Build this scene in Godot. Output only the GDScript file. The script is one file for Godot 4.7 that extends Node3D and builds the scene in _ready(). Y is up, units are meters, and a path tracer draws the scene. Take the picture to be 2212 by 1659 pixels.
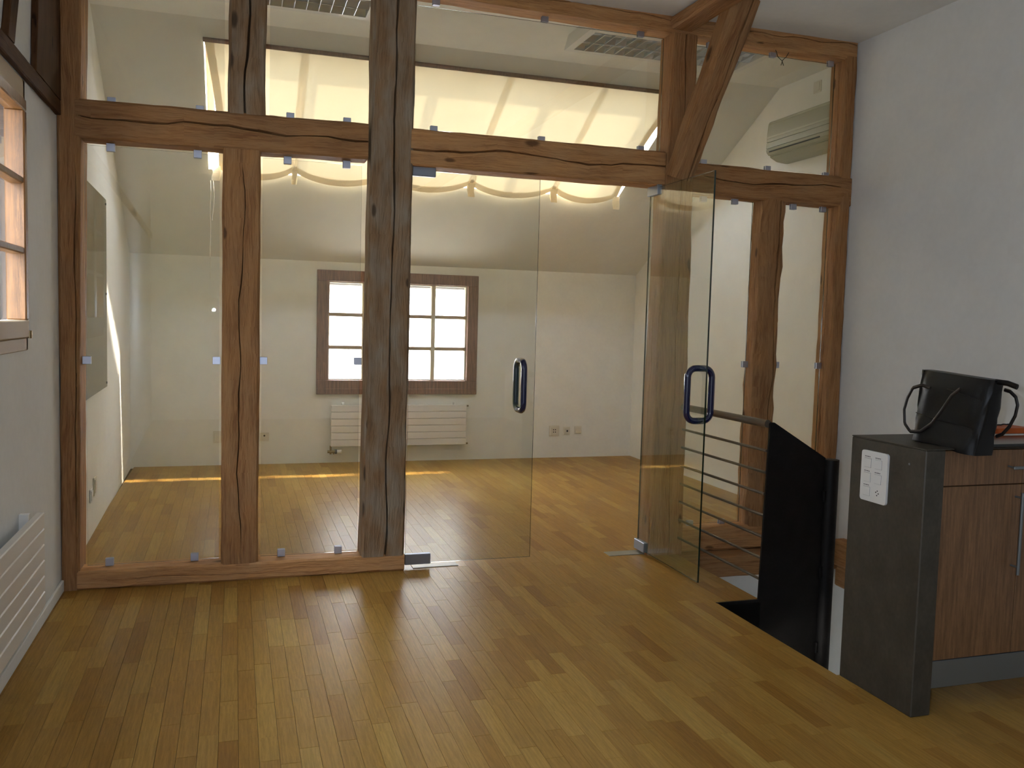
extends Node3D

# ---------------------------------------------------------------- numbers
const HALL_LEFT := -0.85
const HALL_RIGHT := 3.86
const ROOM_RIGHT := 4.16
const CEIL_HALL := 3.31
const CEIL_ROOM := 3.37
const BACK := -8.75
const KNEE := 1.98
const SLOPE := 0.548
const FRONT := -4.9          # front face of the timber partition
const STAIR_X := 2.42
const STAIR_X2 := 2.68
const STAIR_Z0 := -3.0
const STAIR_Z1 := -3.96

var M := {}
var used := {}
var rng := RandomNumberGenerator.new()

# ---------------------------------------------------------------- scene tree helpers
func numbered(called: String) -> String:
	if not used.has(called):
		used[called] = 0
		return called
	used[called] += 1
	return "%s_%03d" % [called, used[called]]

func thing(called: String, label: String, category: String, at := Vector3.ZERO, group := "") -> Node3D:
	var o := Node3D.new()
	o.name = numbered(called)
	add_child(o)
	o.position = at
	o.set_meta("label", label)
	o.set_meta("category", category)
	if group:
		o.set_meta("group", group)
	return o

func structure(called: String, label := "", at := Vector3.ZERO) -> Node3D:
	var o := Node3D.new()
	o.name = called
	add_child(o)
	o.position = at
	o.set_meta("kind", "structure")
	if label:
		o.set_meta("label", label)
	return o

func put(called: String, st: SurfaceTool, m: Material, parent: Node) -> MeshInstance3D:
	var o := MeshInstance3D.new()
	o.name = called
	var me := st.commit()
	me.surface_set_material(0, m)
	o.mesh = me
	parent.add_child(o, true)
	return o

func put_mesh(called: String, me: Mesh, parent: Node, at := Vector3.ZERO) -> MeshInstance3D:
	var o := MeshInstance3D.new()
	o.name = called
	o.mesh = me
	o.position = at
	parent.add_child(o, true)
	return o

# ---------------------------------------------------------------- geometry helpers
func mb() -> SurfaceTool:
	var st := SurfaceTool.new()
	st.begin(Mesh.PRIMITIVE_TRIANGLES)
	return st

# a flat polygon (convex), turned so that its front looks along out
func face(st: SurfaceTool, pts: Array, out: Vector3, uvs := []) -> void:
	var n: Vector3 = (pts[1] - pts[0]).cross(pts[2] - pts[0])
	if n.length_squared() < 1e-16 and pts.size() > 3:
		n = (pts[2] - pts[0]).cross(pts[3] - pts[0])
	if n.length_squared() < 1e-18:
		return
	n = n.normalized()
	var flip := n.dot(out) > 0.0
	var nn := n if flip else -n
	var ax := Vector3(0, 0, 1) if absf(nn.z) > 0.6 else (Vector3(1, 0, 0) if absf(nn.x) > 0.6 else Vector3(0, 1, 0))
	for i in range(1, pts.size() - 1):
		var idx: Array = [0, i + 1, i] if flip else [0, i, i + 1]
		for k in idx:
			var p: Vector3 = pts[k]
			st.set_normal(nn)
			if uvs.size():
				st.set_uv(uvs[k])
			elif ax.z > 0:
				st.set_uv(Vector2(p.x, -p.y))
			elif ax.x > 0:
				st.set_uv(Vector2(p.z, -p.y))
			else:
				st.set_uv(Vector2(p.x, p.z))
			st.add_vertex(p)

func box(st: SurfaceTool, lo: Vector3, hi: Vector3, c := 0.0, t := Transform3D.IDENTITY) -> void:
	# box with chamfered edges (c = chamfer)
	c = minf(c, minf(hi.x - lo.x, minf(hi.y - lo.y, hi.z - lo.z)) * 0.45)
	var ctr: Vector3 = t * ((lo + hi) * 0.5)
	var P := func(x: int, y: int, z: int, ax: int) -> Vector3:
		# corner pulled in along every axis but ax
		var v := Vector3(hi.x if x else lo.x, hi.y if y else lo.y, hi.z if z else lo.z)
		if c > 0.0:
			if ax != 0: v.x += -c if x else c
			if ax != 1: v.y += -c if y else c
			if ax != 2: v.z += -c if z else c
		return t * v
	for ax in 3:
		for s in 2:
			var q := []
			for ab in [[0, 0], [0, 1], [1, 1], [1, 0]]:
				var i := [0, 0, 0]
				i[ax] = s
				i[(ax + 1) % 3] = ab[0]
				i[(ax + 2) % 3] = ab[1]
				q.append(P.call(i[0], i[1], i[2], ax))
			var mid: Vector3 = (q[0] + q[2]) * 0.5
			face(st, q, mid - ctr)
	if c > 0.0:
		for ax in 3:
			var b := (ax + 1) % 3
			var d := (ax + 2) % 3
			for s1 in 2:
				for s2 in 2:
					var q := []
					for k in [[0, b], [1, b], [1, d], [0, d]]:
						var i := [0, 0, 0]
						i[ax] = k[0]
						i[b] = s1
						i[d] = s2
						q.append(P.call(i[0], i[1], i[2], k[1]))
					face(st, q, (q[0] + q[2]) * 0.5 - ctr)
		for x in 2:
			for y in 2:
				for z in 2:
					var q := [P.call(x, y, z, 0), P.call(x, y, z, 1), P.call(x, y, z, 2)]
					face(st, q, (q[0] + q[1] + q[2]) / 3.0 - ctr)

func put_box(called: String, lo: Vector3, hi: Vector3, c: float, m: Material, parent: Node) -> MeshInstance3D:
	var st := mb()
	box(st, lo, hi, c)
	return put(called, st, m, parent)

# round tube along a list of points; closed joins the ends
func tube(st: SurfaceTool, pts: Array, r: float, sides := 10, closed := false, rx := -1.0) -> void:
	var n := pts.size()
	var rings := []
	var prev := Vector3.ZERO
	for i in n:
		var a: Vector3 = pts[(i - 1 + n) % n] if closed or i > 0 else pts[i]
		var b: Vector3 = pts[(i + 1) % n] if closed or i < n - 1 else pts[i]
		var d := (b - a).normalized()
		var u := prev - d * prev.dot(d)
		if u.length() < 0.01:
			u = d.cross(Vector3.UP if absf(d.y) < 0.9 else Vector3.RIGHT)
		u = u.normalized()
		prev = u
		var v := d.cross(u)
		var ring := []
		for k in sides:
			var ang := TAU * k / sides
			var nn := u * cos(ang) + v * sin(ang)
			ring.append([pts[i] + u * cos(ang) * r + v * sin(ang) * (rx if rx > 0 else r), nn])
		rings.append(ring)
	var last := n if closed else n - 1
	for i in last:
		var A: Array = rings[i]
		var B: Array = rings[(i + 1) % n]
		for k in sides:
			var k2 := (k + 1) % sides
			quad_n(st, A[k], A[k2], B[k2], B[k])
	if not closed:
		for e in [0, n - 1]:
			var q := []
			for k in sides:
				q.append(rings[e][k][0])
			var out: Vector3 = (pts[0] - pts[1]) if e == 0 else (pts[n - 1] - pts[n - 2])
			face(st, q, out)

# quad of [point, normal] pairs, turned by the first normal
func quad_n(st: SurfaceTool, a: Array, b: Array, c: Array, d: Array) -> void:
	var g: Vector3 = (b[0] - a[0]).cross(c[0] - a[0])
	if g.length_squared() < 1e-18:
		g = (c[0] - a[0]).cross(d[0] - a[0])
	var w: Vector3 = a[1] + b[1] + c[1] + d[1]
	var list := [a, c, b, a, d, c] if g.dot(w) > 0.0 else [a, b, c, a, c, d]
	for v in list:
		st.set_normal(v[1])
		if v.size() > 2:
			st.set_uv(v[2])
		else:
			st.set_uv(Vector2(v[0].x + v[0].z, v[0].y))
		st.add_vertex(v[0])

func put_tube(called: String, pts: Array, r: float, m: Material, parent: Node, sides := 10, closed := false) -> MeshInstance3D:
	var st := mb()
	tube(st, pts, r, sides, closed)
	return put(called, st, m, parent)

# prism: outline (any simple polygon, in the plane u,v through o), extruded by w
func prism(st: SurfaceTool, outline: PackedVector2Array, o: Vector3, u: Vector3, v: Vector3, w: Vector3) -> void:
	var ids := Geometry2D.triangulate_polygon(outline)
	var n := outline.size()
	var wn := w.normalized()
	for s in 2:
		var off := o + (w if s else Vector3.ZERO)
		for i in range(0, ids.size(), 3):
			face(st, [off + u * outline[ids[i]].x + v * outline[ids[i]].y, off + u * outline[ids[i + 1]].x + v * outline[ids[i + 1]].y, off + u * outline[ids[i + 2]].x + v * outline[ids[i + 2]].y], wn if s else -wn)
	var area := 0.0
	for i in n:
		area += outline[i].cross(outline[(i + 1) % n])
	for i in n:
		var a := outline[i]
		var b := outline[(i + 1) % n]
		var e := (b - a)
		var nrm := Vector2(e.y, -e.x) * signf(area)
		var out := u * nrm.x + v * nrm.y
		var p := o + u * a.x + v * a.y
		var q := o + u * b.x + v * b.y
		face(st, [p, q, q + w, p + w], out)

# a wall slab in the plane (o, u, v), its thickness along w, with rectangular holes [u0, v0, u1, v1]
func slab(st: SurfaceTool, o: Vector3, u: Vector3, v: Vector3, w: Vector3, lu: float, lv: float, holes := []) -> void:
	var us := [0.0, lu]
	var vs := [0.0, lv]
	for h in holes:
		us.append_array([h[0], h[2]])
		vs.append_array([h[1], h[3]])
	us.sort()
	vs.sort()
	var solid := func(a: float, b: float) -> bool:
		if a < 0 or b < 0 or a > lu or b > lv:
			return false
		for h in holes:
			if a > h[0] and a < h[2] and b > h[1] and b < h[3]:
				return false
		return true
	for i in us.size() - 1:
		for j in vs.size() - 1:
			var a: float = us[i]
			var b: float = us[i + 1]
			var c: float = vs[j]
			var d: float = vs[j + 1]
			if b - a < 1e-6 or d - c < 1e-6:
				continue
			var am := (a + b) * 0.5
			var cm := (c + d) * 0.5
			if not solid.call(am, cm):
				continue
			var p := [o + u * a + v * c, o + u * b + v * c, o + u * b + v * d, o + u * a + v * d]
			face(st, p, -w)
			face(st, [p[0] + w, p[1] + w, p[2] + w, p[3] + w], w)
			if not solid.call(a - 1e-4, cm): face(st, [p[0], p[3], p[3] + w, p[0] + w], -u)
			if not solid.call(b + 1e-4, cm): face(st, [p[1], p[2], p[2] + w, p[1] + w], u)
			if not solid.call(am, c - 1e-4): face(st, [p[0], p[1], p[1] + w, p[0] + w], -v)
			if not solid.call(am, d + 1e-4): face(st, [p[3], p[2], p[2] + w, p[3] + w], v)

# ---------------------------------------------------------------- textures
func noise(s: int, f: float, oct := 3) -> FastNoiseLite:
	var n := FastNoiseLite.new()
	n.seed = s
	n.noise_type = FastNoiseLite.TYPE_SIMPLEX_SMOOTH
	n.frequency = f
	n.fractal_octaves = oct
	return n

# old sawn timber: grain runs along v. Gives [albedo, height]
func timber_texture(s: int, dark: Color, mid: Color, pale: Color, grey: Color, grey_share: float) -> Array:
	var w := 384
	var h := 1024
	var im := Image.create(w, h, false, Image.FORMAT_RGB8)
	var hm := Image.create(w, h, false, Image.FORMAT_RGB8)
	var fine := noise(s, 1.0, 2)
	var wide := noise(s + 1, 1.0, 3)
	var patch := noise(s + 2, 1.0, 3)
	var warp := noise(s + 3, 1.0, 2)
	var knots := []
	var r := RandomNumberGenerator.new()
	r.seed = s
	for i in 7:
		knots.append([r.randf_range(20, w - 20), r.randf_range(30, h - 30), r.randf_range(5, 10)])
	for y in h:
		var near := []
		for k in knots:
			if absf(y - k[1]) < 90.0:
				near.append(k)
		for x in w:
			var fx := float(x)
			var fy := float(y)
			var dk := 0.0
			for k in near:
				var dx: float = fx - k[0]
				var dy: float = (fy - k[1]) * 0.9
				var d2: float = sqrt(dx * dx + dy * dy) / k[2]
				if d2 < 6.0:
					fx += dx * 0.9 * exp(-d2 * 0.7)
					dk = maxf(dk, smoothstep(1.5, 0.6, d2))
			fx += warp.get_noise_2d(x * 0.01, y * 0.004) * 14.0
			var g := fine.get_noise_2d(fx * 0.13, fy * 0.010) * 0.5 + fine.get_noise_2d(fx * 0.42 + 300.0, fy * 0.035) * 0.5
			var b := wide.get_noise_2d(fx * 0.022, fy * 0.006)
			var p := patch.get_noise_2d(x * 0.012, y * 0.012 + 40.0)
			var t := clampf(0.5 + g * 0.44 + b * 0.26, 0.0, 1.0)
			var c := dark.lerp(mid, minf(t * 2.0, 1.0)).lerp(pale, maxf(t * 2.0 - 1.0, 0.0))
			var gs := clampf(grey_share * (1.0 + p * 2.2), 0.0, 0.9)
			c = c.lerp(grey, gs * (0.55 + 0.45 * t))
			c = c.lerp(dark * 0.62, dk * 0.7)
			im.set_pixel(x, y, c)
			var hv := clampf(0.55 + g * 0.6 - dk * 0.15, 0.0, 1.0)
			hm.set_pixel(x, y, Color(hv, hv, hv))
	return [ImageTexture.create_from_image(im), ImageTexture.create_from_image(hm)]

# fine straight grain for veneers and parquet; grain along v, values near white
func grain_texture(s: int, contrast: float, w := 256, h := 512) -> ImageTexture:
	var im := Image.create(w, h, false, Image.FORMAT_RGB8)
	var a := noise(s, 1.0, 3)
	var b := noise(s + 5, 1.0, 2)
	for y in h:
		for x in w:
			var g := a.get_noise_2d(x * 0.35, y * 0.022) * 0.55 + b.get_noise_2d(x * 0.07, y * 0.006) * 0.6 + a.get_noise_2d(x * 0.9 + 99.0, y * 0.09) * 0.3
			var v := clampf(0.86 + g * contrast, 0.0, 1.0)
			im.set_pixel(x, y, Color(v, v * 0.985, v * 0.96))
	return ImageTexture.create_from_image(im)

func cloud_texture(s: int, lo: float, hi: float, f: float, tint := Color.WHITE) -> ImageTexture:
	var n := 256
	var im := Image.create(n, n, false, Image.FORMAT_RGB8)
	var a := noise(s, 1.0, 4)
	for y in n:
		for x in n:
			# wraps round: blend of four corners is not needed at this contrast
			var g := a.get_noise_2d(x * f, y * f) * 0.6 + a.get_noise_2d(x * f * 6.0 + 50.0, y * f * 6.0) * 0.4
			var v := lerpf(lo, hi, clampf(0.5 + g, 0.0, 1.0))
			im.set_pixel(x, y, Color(v * tint.r, v * tint.g, v * tint.b))
	return ImageTexture.create_from_image(im)

func mat(c: Color, rough := 0.7, metal := 0.0, spec := 0.5) -> StandardMaterial3D:
	var m := StandardMaterial3D.new()
	m.albedo_color = c
	m.roughness = rough
	m.metallic = metal
	m.metallic_specular = spec
	return m

func lin(r: float, g: float, b: float) -> Color:
	return Color(r, g, b).linear_to_srgb()

func build_materials() -> void:
	var paint := mat(lin(0.86, 0.845, 0.765), 0.92, 0.0, 0.3)
	paint.albedo_texture = cloud_texture(11, 0.975, 1.0, 0.02)
	paint.uv1_triplanar = true
	paint.uv1_world_triplanar = true
	paint.uv1_scale = Vector3(0.7, 0.7, 0.7)
	M.paint = paint
	var hall_paint := mat(lin(0.83, 0.835, 0.815), 0.92, 0.0, 0.3)
	hall_paint.albedo_texture = paint.albedo_texture
	hall_paint.uv1_triplanar = true
	hall_paint.uv1_world_triplanar = true
	hall_paint.uv1_scale = Vector3(0.55, 0.55, 0.55)
	M.hall_paint = hall_paint
	var t1 := timber_texture(3, Color(0.52, 0.35, 0.21), Color(0.75, 0.55, 0.355), Color(0.85, 0.66, 0.44), Color(0.66, 0.58, 0.48), 0.12)
	var t2 := timber_texture(17, Color(0.38, 0.29, 0.20), Color(0.55, 0.435, 0.315), Color(0.65, 0.53, 0.40), Color(0.61, 0.58, 0.53), 0.38)  # greyer copy: worn wood, plus window glare put into the colour
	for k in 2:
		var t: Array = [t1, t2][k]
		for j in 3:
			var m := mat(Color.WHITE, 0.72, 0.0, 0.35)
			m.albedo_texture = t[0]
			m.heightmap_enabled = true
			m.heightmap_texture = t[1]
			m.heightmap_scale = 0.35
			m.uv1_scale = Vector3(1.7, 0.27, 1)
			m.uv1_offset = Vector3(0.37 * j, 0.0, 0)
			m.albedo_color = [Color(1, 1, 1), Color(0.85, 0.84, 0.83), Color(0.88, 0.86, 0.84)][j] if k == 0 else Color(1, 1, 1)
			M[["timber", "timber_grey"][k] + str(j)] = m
	var shaded_timber := mat(Color(0.42, 0.38, 0.35), 0.8, 0.0, 0.3)  # same timber darkened: shade on the upper left wall put into its colour
	shaded_timber.albedo_texture = t1[0]
	shaded_timber.uv1_scale = Vector3(1.7, 0.27, 1)
	M.timber_shaded = shaded_timber
	var grain := grain_texture(41, 0.13)
	M.staves = []
	var tones := [
		[0.400, 0.240, 0.095], [0.430, 0.262, 0.106], [0.385, 0.222, 0.084], [0.455, 0.288, 0.120], [0.360, 0.200, 0.073], [0.415, 0.250, 0.100],
		[0.475, 0.310, 0.138], [0.335, 0.180, 0.064], [0.440, 0.268, 0.110], [0.395, 0.232, 0.090], [0.490, 0.330, 0.150], [0.310, 0.160, 0.056]]
	for i in tones.size():
		var m := mat(lin(lerpf(0.42, tones[i][0], 0.85) * 1.22, lerpf(0.26, tones[i][1], 0.85) * 1.15, lerpf(0.11, tones[i][2], 0.85) * 0.68), 0.33, 0.0, 0.22)
		m.albedo_texture = grain
		m.uv1_triplanar = true
		m.uv1_world_triplanar = true
		m.uv1_scale = Vector3(4.6, 1.0, 1.3)
		m.uv1_offset = Vector3(0.173 * i, 0.0, 0.31 * i)
		M.staves.append(m)
	M.subfloor = mat(lin(0.10, 0.06, 0.03), 0.9)
	var glass := mat(Color(0.40, 0.54, 0.34, 0.085), 0.0, 0.0, 0.5)
	glass.transparency = BaseMaterial3D.TRANSPARENCY_ALPHA
	M.glass = glass
	var wglass := mat(Color(0.7, 0.75, 0.75, 0.03), 0.0, 0.0, 0.5)
	wglass.transparency = BaseMaterial3D.TRANSPARENCY_ALPHA
	M.window_glass = wglass
	M.glass_edge = mat(Color(0.10, 0.19, 0.14), 0.15, 0.0, 0.6)
	M.clip = mat(Color(0.74, 0.76, 0.82), 0.38, 0.85, 0.6)
	M.patch = mat(Color(0.58, 0.60, 0.64), 0.42, 0.8, 0.5)
	M.chrome = mat(Color(0.85, 0.86, 0.88), 0.12, 1.0, 0.5)
	M.floor_plate = mat(Color(0.62, 0.61, 0.58), 0.5, 0.6, 0.5)
	var blue := mat(Color(0.075, 0.10, 0.27), 0.22, 0.0, 0.5)
	blue.clearcoat_enabled = true
	blue.clearcoat = 0.8
	blue.clearcoat_roughness = 0.06
	M.blue = blue
	var steel_black := mat(Color(0.115, 0.105, 0.10), 0.5, 0.25, 0.4)
	steel_black.albedo_texture = cloud_texture(23, 0.72, 1.0, 0.03)
	steel_black.uv1_triplanar = true
	M.black_steel = steel_black
	M.rail_steel = mat(Color(0.42, 0.38, 0.33), 0.45, 0.5, 0.5)
	var sheet := mat(Color(0.32, 0.305, 0.275), 0.5, 0.3, 0.45)
	sheet.albedo_texture = cloud_texture(29, 0.84, 1.0, 0.022, Color(1.0, 0.985, 0.96))
	sheet.uv1_triplanar = true
	sheet.uv1_world_triplanar = true
	sheet.uv1_scale = Vector3(1.6, 1.1, 1.6)
	M.sheet_steel = sheet
	var beech := mat(lin(0.27, 0.145, 0.07), 0.42, 0.0, 0.45)
	beech.albedo_texture = grain_texture(77, 0.22)
	beech.uv1_scale = Vector3(3.2, 0.9, 1)
	M.beech = beech
	var beech_h := mat(lin(0.27, 0.145, 0.07), 0.42, 0.0, 0.45)
	beech_h.albedo_texture = beech.albedo_texture
	beech_h.uv1_triplanar = true
	beech_h.uv1_scale = Vector3(0.9, 3.2, 0.9)
	M.beech_drawer = beech
	M.alu = mat(Color(0.50, 0.52, 0.53), 0.45, 0.7, 0.5)
	M.radiator = mat(lin(0.80, 0.76, 0.70), 0.45, 0.0, 0.5)
	var win := mat(lin(0.23, 0.105, 0.03), 0.4, 0.0, 0.5)
	win.albedo_texture = grain_texture(91, 0.3)
	win.uv1_triplanar = true
	win.uv1_scale = Vector3(3, 1, 3)
	M.window_wood = win
	var win2 := mat(lin(0.34, 0.185, 0.125), 0.5, 0.0, 0.45)
	win2.albedo_texture = win.albedo_texture
	win2.uv1_triplanar = true
	win2.uv1_scale = Vector3(3, 1, 3)
	M.window_brown = win2
	M.window_tan = mat(lin(0.42, 0.31, 0.19), 0.6)
	M.reveal_shade = mat(lin(0.045, 0.043, 0.045), 0.7)
	M.cream_bead = mat(lin(0.62, 0.56, 0.42), 0.6)
	var fabric := mat(lin(0.70, 0.58, 0.36), 0.9, 0.0, 0.2)
	fabric.backlight_enabled = true
	fabric.backlight = lin(0.090, 0.074, 0.044)
	fabric.cull_mode = BaseMaterial3D.CULL_DISABLED
	M.fabric = fabric
	var sheer := mat(lin(0.70, 0.56, 0.33), 0.9, 0.0, 0.2)
	sheer.albedo_color.a = 0.42
	sheer.transparency = BaseMaterial3D.TRANSPARENCY_ALPHA
	sheer.cull_mode = BaseMaterial3D.CULL_DISABLED
	M.fabric_seam = sheer
	var hem := sheer.duplicate()
	hem.albedo_color.a = 0.72
	M.fabric_hem = hem
	var tabs := mat(lin(0.84, 0.77, 0.60), 0.85, 0.0, 0.2)
	tabs.backlight_enabled = true
	tabs.backlight = lin(0.5, 0.42, 0.28)
	tabs.cull_mode = BaseMaterial3D.CULL_DISABLED
	M.fabric_tab = tabs
	var leather := mat(Color(0.055, 0.055, 0.062), 0.42, 0.0, 0.4)
	leather.albedo_texture = cloud_texture(61, 0.75, 1.0, 0.09)
	leather.uv1_triplanar = true
	leather.uv1_scale = Vector3(3, 3, 3)
	M.leather = leather
	M.strap = mat(Color(0.09, 0.065, 0.065), 0.45)
	M.black_gloss = mat(Color(0.035, 0.035, 0.04), 0.18)
	M.plastic = mat(lin(0.80, 0.80, 0.78), 0.4)
	M.plastic_cream = mat(lin(0.72, 0.67, 0.55), 0.45)
	M.seam = mat(Color(0.30, 0.30, 0.31), 0.7)
	M.hole = mat(Color(0.05, 0.03, 0.03), 0.8)
	M.brass = mat(Color(0.55, 0.47, 0.33), 0.35, 0.8)
	M.orange = mat(Color(0.72, 0.33, 0.06), 0.5)
	M.paper = mat(lin(0.62, 0.60, 0.56), 0.8)
	M.aircon = mat(lin(0.36, 0.345, 0.235), 0.5)
	M.aircon_pale = mat(lin(0.46, 0.435, 0.31), 0.5)
	M.lamp_white = mat(lin(0.74, 0.73, 0.69), 0.5)
	M.lamp_tube = mat(lin(0.80, 0.80, 0.80), 0.35)
	M.reflector = mat(Color(0.84, 0.87, 0.92), 0.3, 0.85)
	var board := mat(lin(0.150, 0.135, 0.095), 0.12, 0.0, 0.5)
	M.board = board
	M.cord = mat(lin(0.75, 0.70, 0.58), 0.8)
	M.wire = mat(Color(0.16, 0.15, 0.13), 0.7)
	M.facade = mat(lin(0.80, 0.78, 0.74), 0.9)
	M.facade_shaded = mat(lin(0.13, 0.125, 0.12), 0.9)  # darkened: shadow lying on this front is put into the colour
	M.facade_grey = mat(lin(0.36, 0.35, 0.36), 0.9)
	M.facade_red = mat(lin(0.45, 0.10, 0.07), 0.8)
	M.facade_window = mat(lin(0.10, 0.11, 0.12), 0.2)

# ---------------------------------------------------------------- timbers
# A hewn timber from a to b. width runs along the axis side, depth along the axis front (both across the length).
# o: {w0, w1, d, wob, cracks: {face: [centre, wander, width, depth, from, to]}}; faces 0 front, 1 +side, 2 back, 3 -side
func timber(parent: Node, called: String, a: Vector3, b: Vector3, side: Vector3, front: Vector3, o: Dictionary, m: Material, s: int) -> MeshInstance3D:
	var st := mb()
	var L := a.distance_to(b)
	var dir := (b - a) / L
	var n := maxi(int(L / 0.07), 6)
	var wob: float = o.get("wob", 0.006) * 0.45
	var nz := noise(s, 1.0, 2)
	var cracks: Dictionary = o.get("cracks", {})
	var rings := []
	for i in n + 1:
		var f := float(i) / n
		var y := f * L
		var w: float = lerpf(o.w0, o.get("w1", o.w0), f) * 0.5
		var d: float = float(o.d) * 0.5
		var base := a + dir * y
		var cut: float = o.get("bevel", 0.011)
		var ring := []
		var peri := 0.0
		for fc in 4:
			var half := w if fc % 2 == 0 else d
			var outd := d if fc % 2 == 0 else w
			var un: Vector3 = [front, side, -front, -side][fc]
			var vn: Vector3 = [side, -front, -side, front][fc]
			var bulge := nz.get_noise_2d(y * 1.9, fc * 37.0 + s) * wob * 1.6
			var us := []
			var cr: Array = cracks.get(fc, [])
			var e := half - cut * (1.0 + 0.6 * nz.get_noise_2d(y * 4.0, fc * 11.0))
			if cr.size():
				var c0: float = (cr[0] + nz.get_noise_2d(y * 1.3, 200.0 + fc) * cr[1] + nz.get_noise_2d(y * 7.0, 250.0 + fc) * cr[1] * 0.25) * half
				var env := smoothstep(cr[4], cr[4] + 0.12, f) * smoothstep(cr[5], cr[5] - 0.12, f)
				var cw: float = maxf(cr[2] * env * (0.75 + 0.6 * nz.get_noise_2d(y * 3.0, 300.0)), 0.0004)
				var cd: float = cr[3] * env * (0.8 + 0.4 * nz.get_noise_2d(y * 2.0, 310.0))
				for q in 3:
					us.append([lerpf(-e, c0 - cw, q / 2.0), 0.0])
				us.append([c0, cd])
				for q in 3:
					us.append([lerpf(c0 + cw, e, q / 2.0), 0.0])
			else:
				for q in 5:
					us.append([lerpf(-e, e, q / 4.0), 0.0])
			for q in us.size():
				var lump := nz.get_noise_3d(us[q][0] * 9.0, y * 3.2, fc * 20.0 + s * 0.1) * wob
				ring.append([base + vn * us[q][0] + un * (outd + bulge + lump - us[q][1]), peri + us[q][0]])
			peri += half * 2.0
		rings.append(ring)
	var cnt: int = rings[0].size()
	for i in n:
		for k in cnt:
			var k2 := (k + 1) % cnt
			var p0: Vector3 = rings[i][k][0]
			var p1: Vector3 = rings[i][k2][0]
			var p2: Vector3 = rings[i + 1][k2][0]
			var p3: Vector3 = rings[i + 1][k][0]
			var mid := (p0 + p2) * 0.5
			var ax := a + dir * (mid - a).dot(dir)
			var u0: float = rings[i][k][1]
			var u1: float = rings[i][k2][1] if k2 else u0 + 0.02
			var y0 := float(i) / n * L
			var y1 := float(i + 1) / n * L
			face(st, [p0, p1, p2, p3], ring_out(rings[i], k, k2, dir, mid - ax), [Vector2(u0, y0), Vector2(u1, y0), Vector2(u1, y1), Vector2(u0, y1)])
	for e in [0, n]:
		var ctr: Vector3 = a if e == 0 else b
		var q: Array = rings[e]
		for k in cnt:
			face(st, [ctr, q[k][0], q[(k + 1) % cnt][0]], -dir if e == 0 else dir)
	return put(called, st, m, parent)

# the outward side of one strip of a ring that runs round the axis one way
func ring_out(ring: Array, k: int, k2: int, dir: Vector3, fallback: Vector3) -> Vector3:
	var t: Vector3 = ring[k2][0] - ring[k][0]
	if t.length_squared() < 1e-12:
		return fallback
	var n := t.cross(dir)
	# ring order is front(+side going), so one sign holds for the whole ring
	var c0: Vector3 = ring[0][0]
	var c1: Vector3 = ring[ring.size() / 2][0]
	var t0: Vector3 = ring[2][0] - ring[0][0]
	var sgn := signf((t0.cross(dir)).dot(c0 - c1))
	return n * sgn

func timber_thing(called: String, label: String, category: String, a: Vector3, b: Vector3, side: Vector3, front: Vector3, o: Dictionary, m: Material, s: int) -> MeshInstance3D:
	var mi := timber(self, numbered(called), a, b, side, front, o, m, s)
	mi.set_meta("label", label)
	mi.set_meta("category", category)
	if o.has("group"):
		mi.set_meta("group", o.group)
	return mi

# ---------------------------------------------------------------- start
func _ready() -> void:
	rng.seed = 7
	# camera
	var cam := Camera3D.new()
	cam.name = "camera"
	cam.fov = rad_to_deg(2.0 * atan(829.5 / 1890.97))
	cam.near = 0.05
	cam.far = 200.0
	var yaw := deg_to_rad(17.602)
	var pitch := deg_to_rad(-4.114)
	var roll := deg_to_rad(1.520)
	var f := Vector3(sin(yaw) * cos(pitch), sin(pitch), -cos(yaw) * cos(pitch))
	var r0 := Vector3(cos(yaw), 0, sin(yaw))
	var u0 := r0.cross(f)
	var r := r0 * cos(roll) + u0 * sin(roll)
	var u := -r0 * sin(roll) + u0 * cos(roll)
	cam.transform = Transform3D(Basis(r, u, -f), Vector3(0, 1.45, 0))
	add_child(cam)
	cam.current = true
	# sky, exposure
	var we := WorldEnvironment.new()
	we.name = "environment"
	var env := Environment.new()
	var sm := ProceduralSkyMaterial.new()
	sm.sky_top_color = Color(0.84, 0.89, 0.96)
	sm.sky_horizon_color = Color(0.97, 0.965, 0.95)
	sm.ground_horizon_color = Color(0.80, 0.79, 0.76)
	sm.ground_bottom_color = Color(0.55, 0.54, 0.52)
	sm.sun_angle_max = 1.0
	sm.energy_multiplier = 23.0
	var sky := Sky.new()
	sky.sky_material = sm
	env.background_mode = Environment.BG_SKY
	env.sky = sky
	env.tonemap_mode = Environment.TONE_MAPPER_LINEAR
	env.tonemap_exposure = 1.98
	env.sdfgi_enabled = true
	env.ssao_enabled = true
	env.ssil_enabled = true
	we.environment = env
	add_child(we)
	# sun: high, from over the ridge behind the photographer's right shoulder
	var sun := DirectionalLight3D.new()
	sun.name = "sun"
	sun.light_color = Color(1.0, 0.96, 0.89)
	sun.light_energy = 5.0
	sun.light_angular_distance = 2.6
	sun.shadow_enabled = true
	add_child(sun)
	sun.look_at_from_position(Vector3.ZERO, Vector3(-1.2, -2.6, -0.45))
	# the flash of the camera, whose reflection stands in the left pane
	var flash := OmniLight3D.new()
	flash.name = "camera_flash"
	flash.position = Vector3(-0.075, 1.485, -0.03)
	flash.light_color = Color(0.86, 0.92, 1.0)
	flash.light_energy = 1.0
	flash.light_size = 0.015
	flash.omni_range = 14.0
	flash.omni_attenuation = 2.0
	flash.shadow_enabled = true
	add_child(flash)

	build_materials()
	build_shell()
	build_floor()
	build_frame()
	build_glazing()
	build_doors()
	build_skylight()
	build_back_window()
	build_left_window()
	build_stairs()
	build_back_room()
	build_hall_left()
	build_sideboard()
	build_outside()

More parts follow.
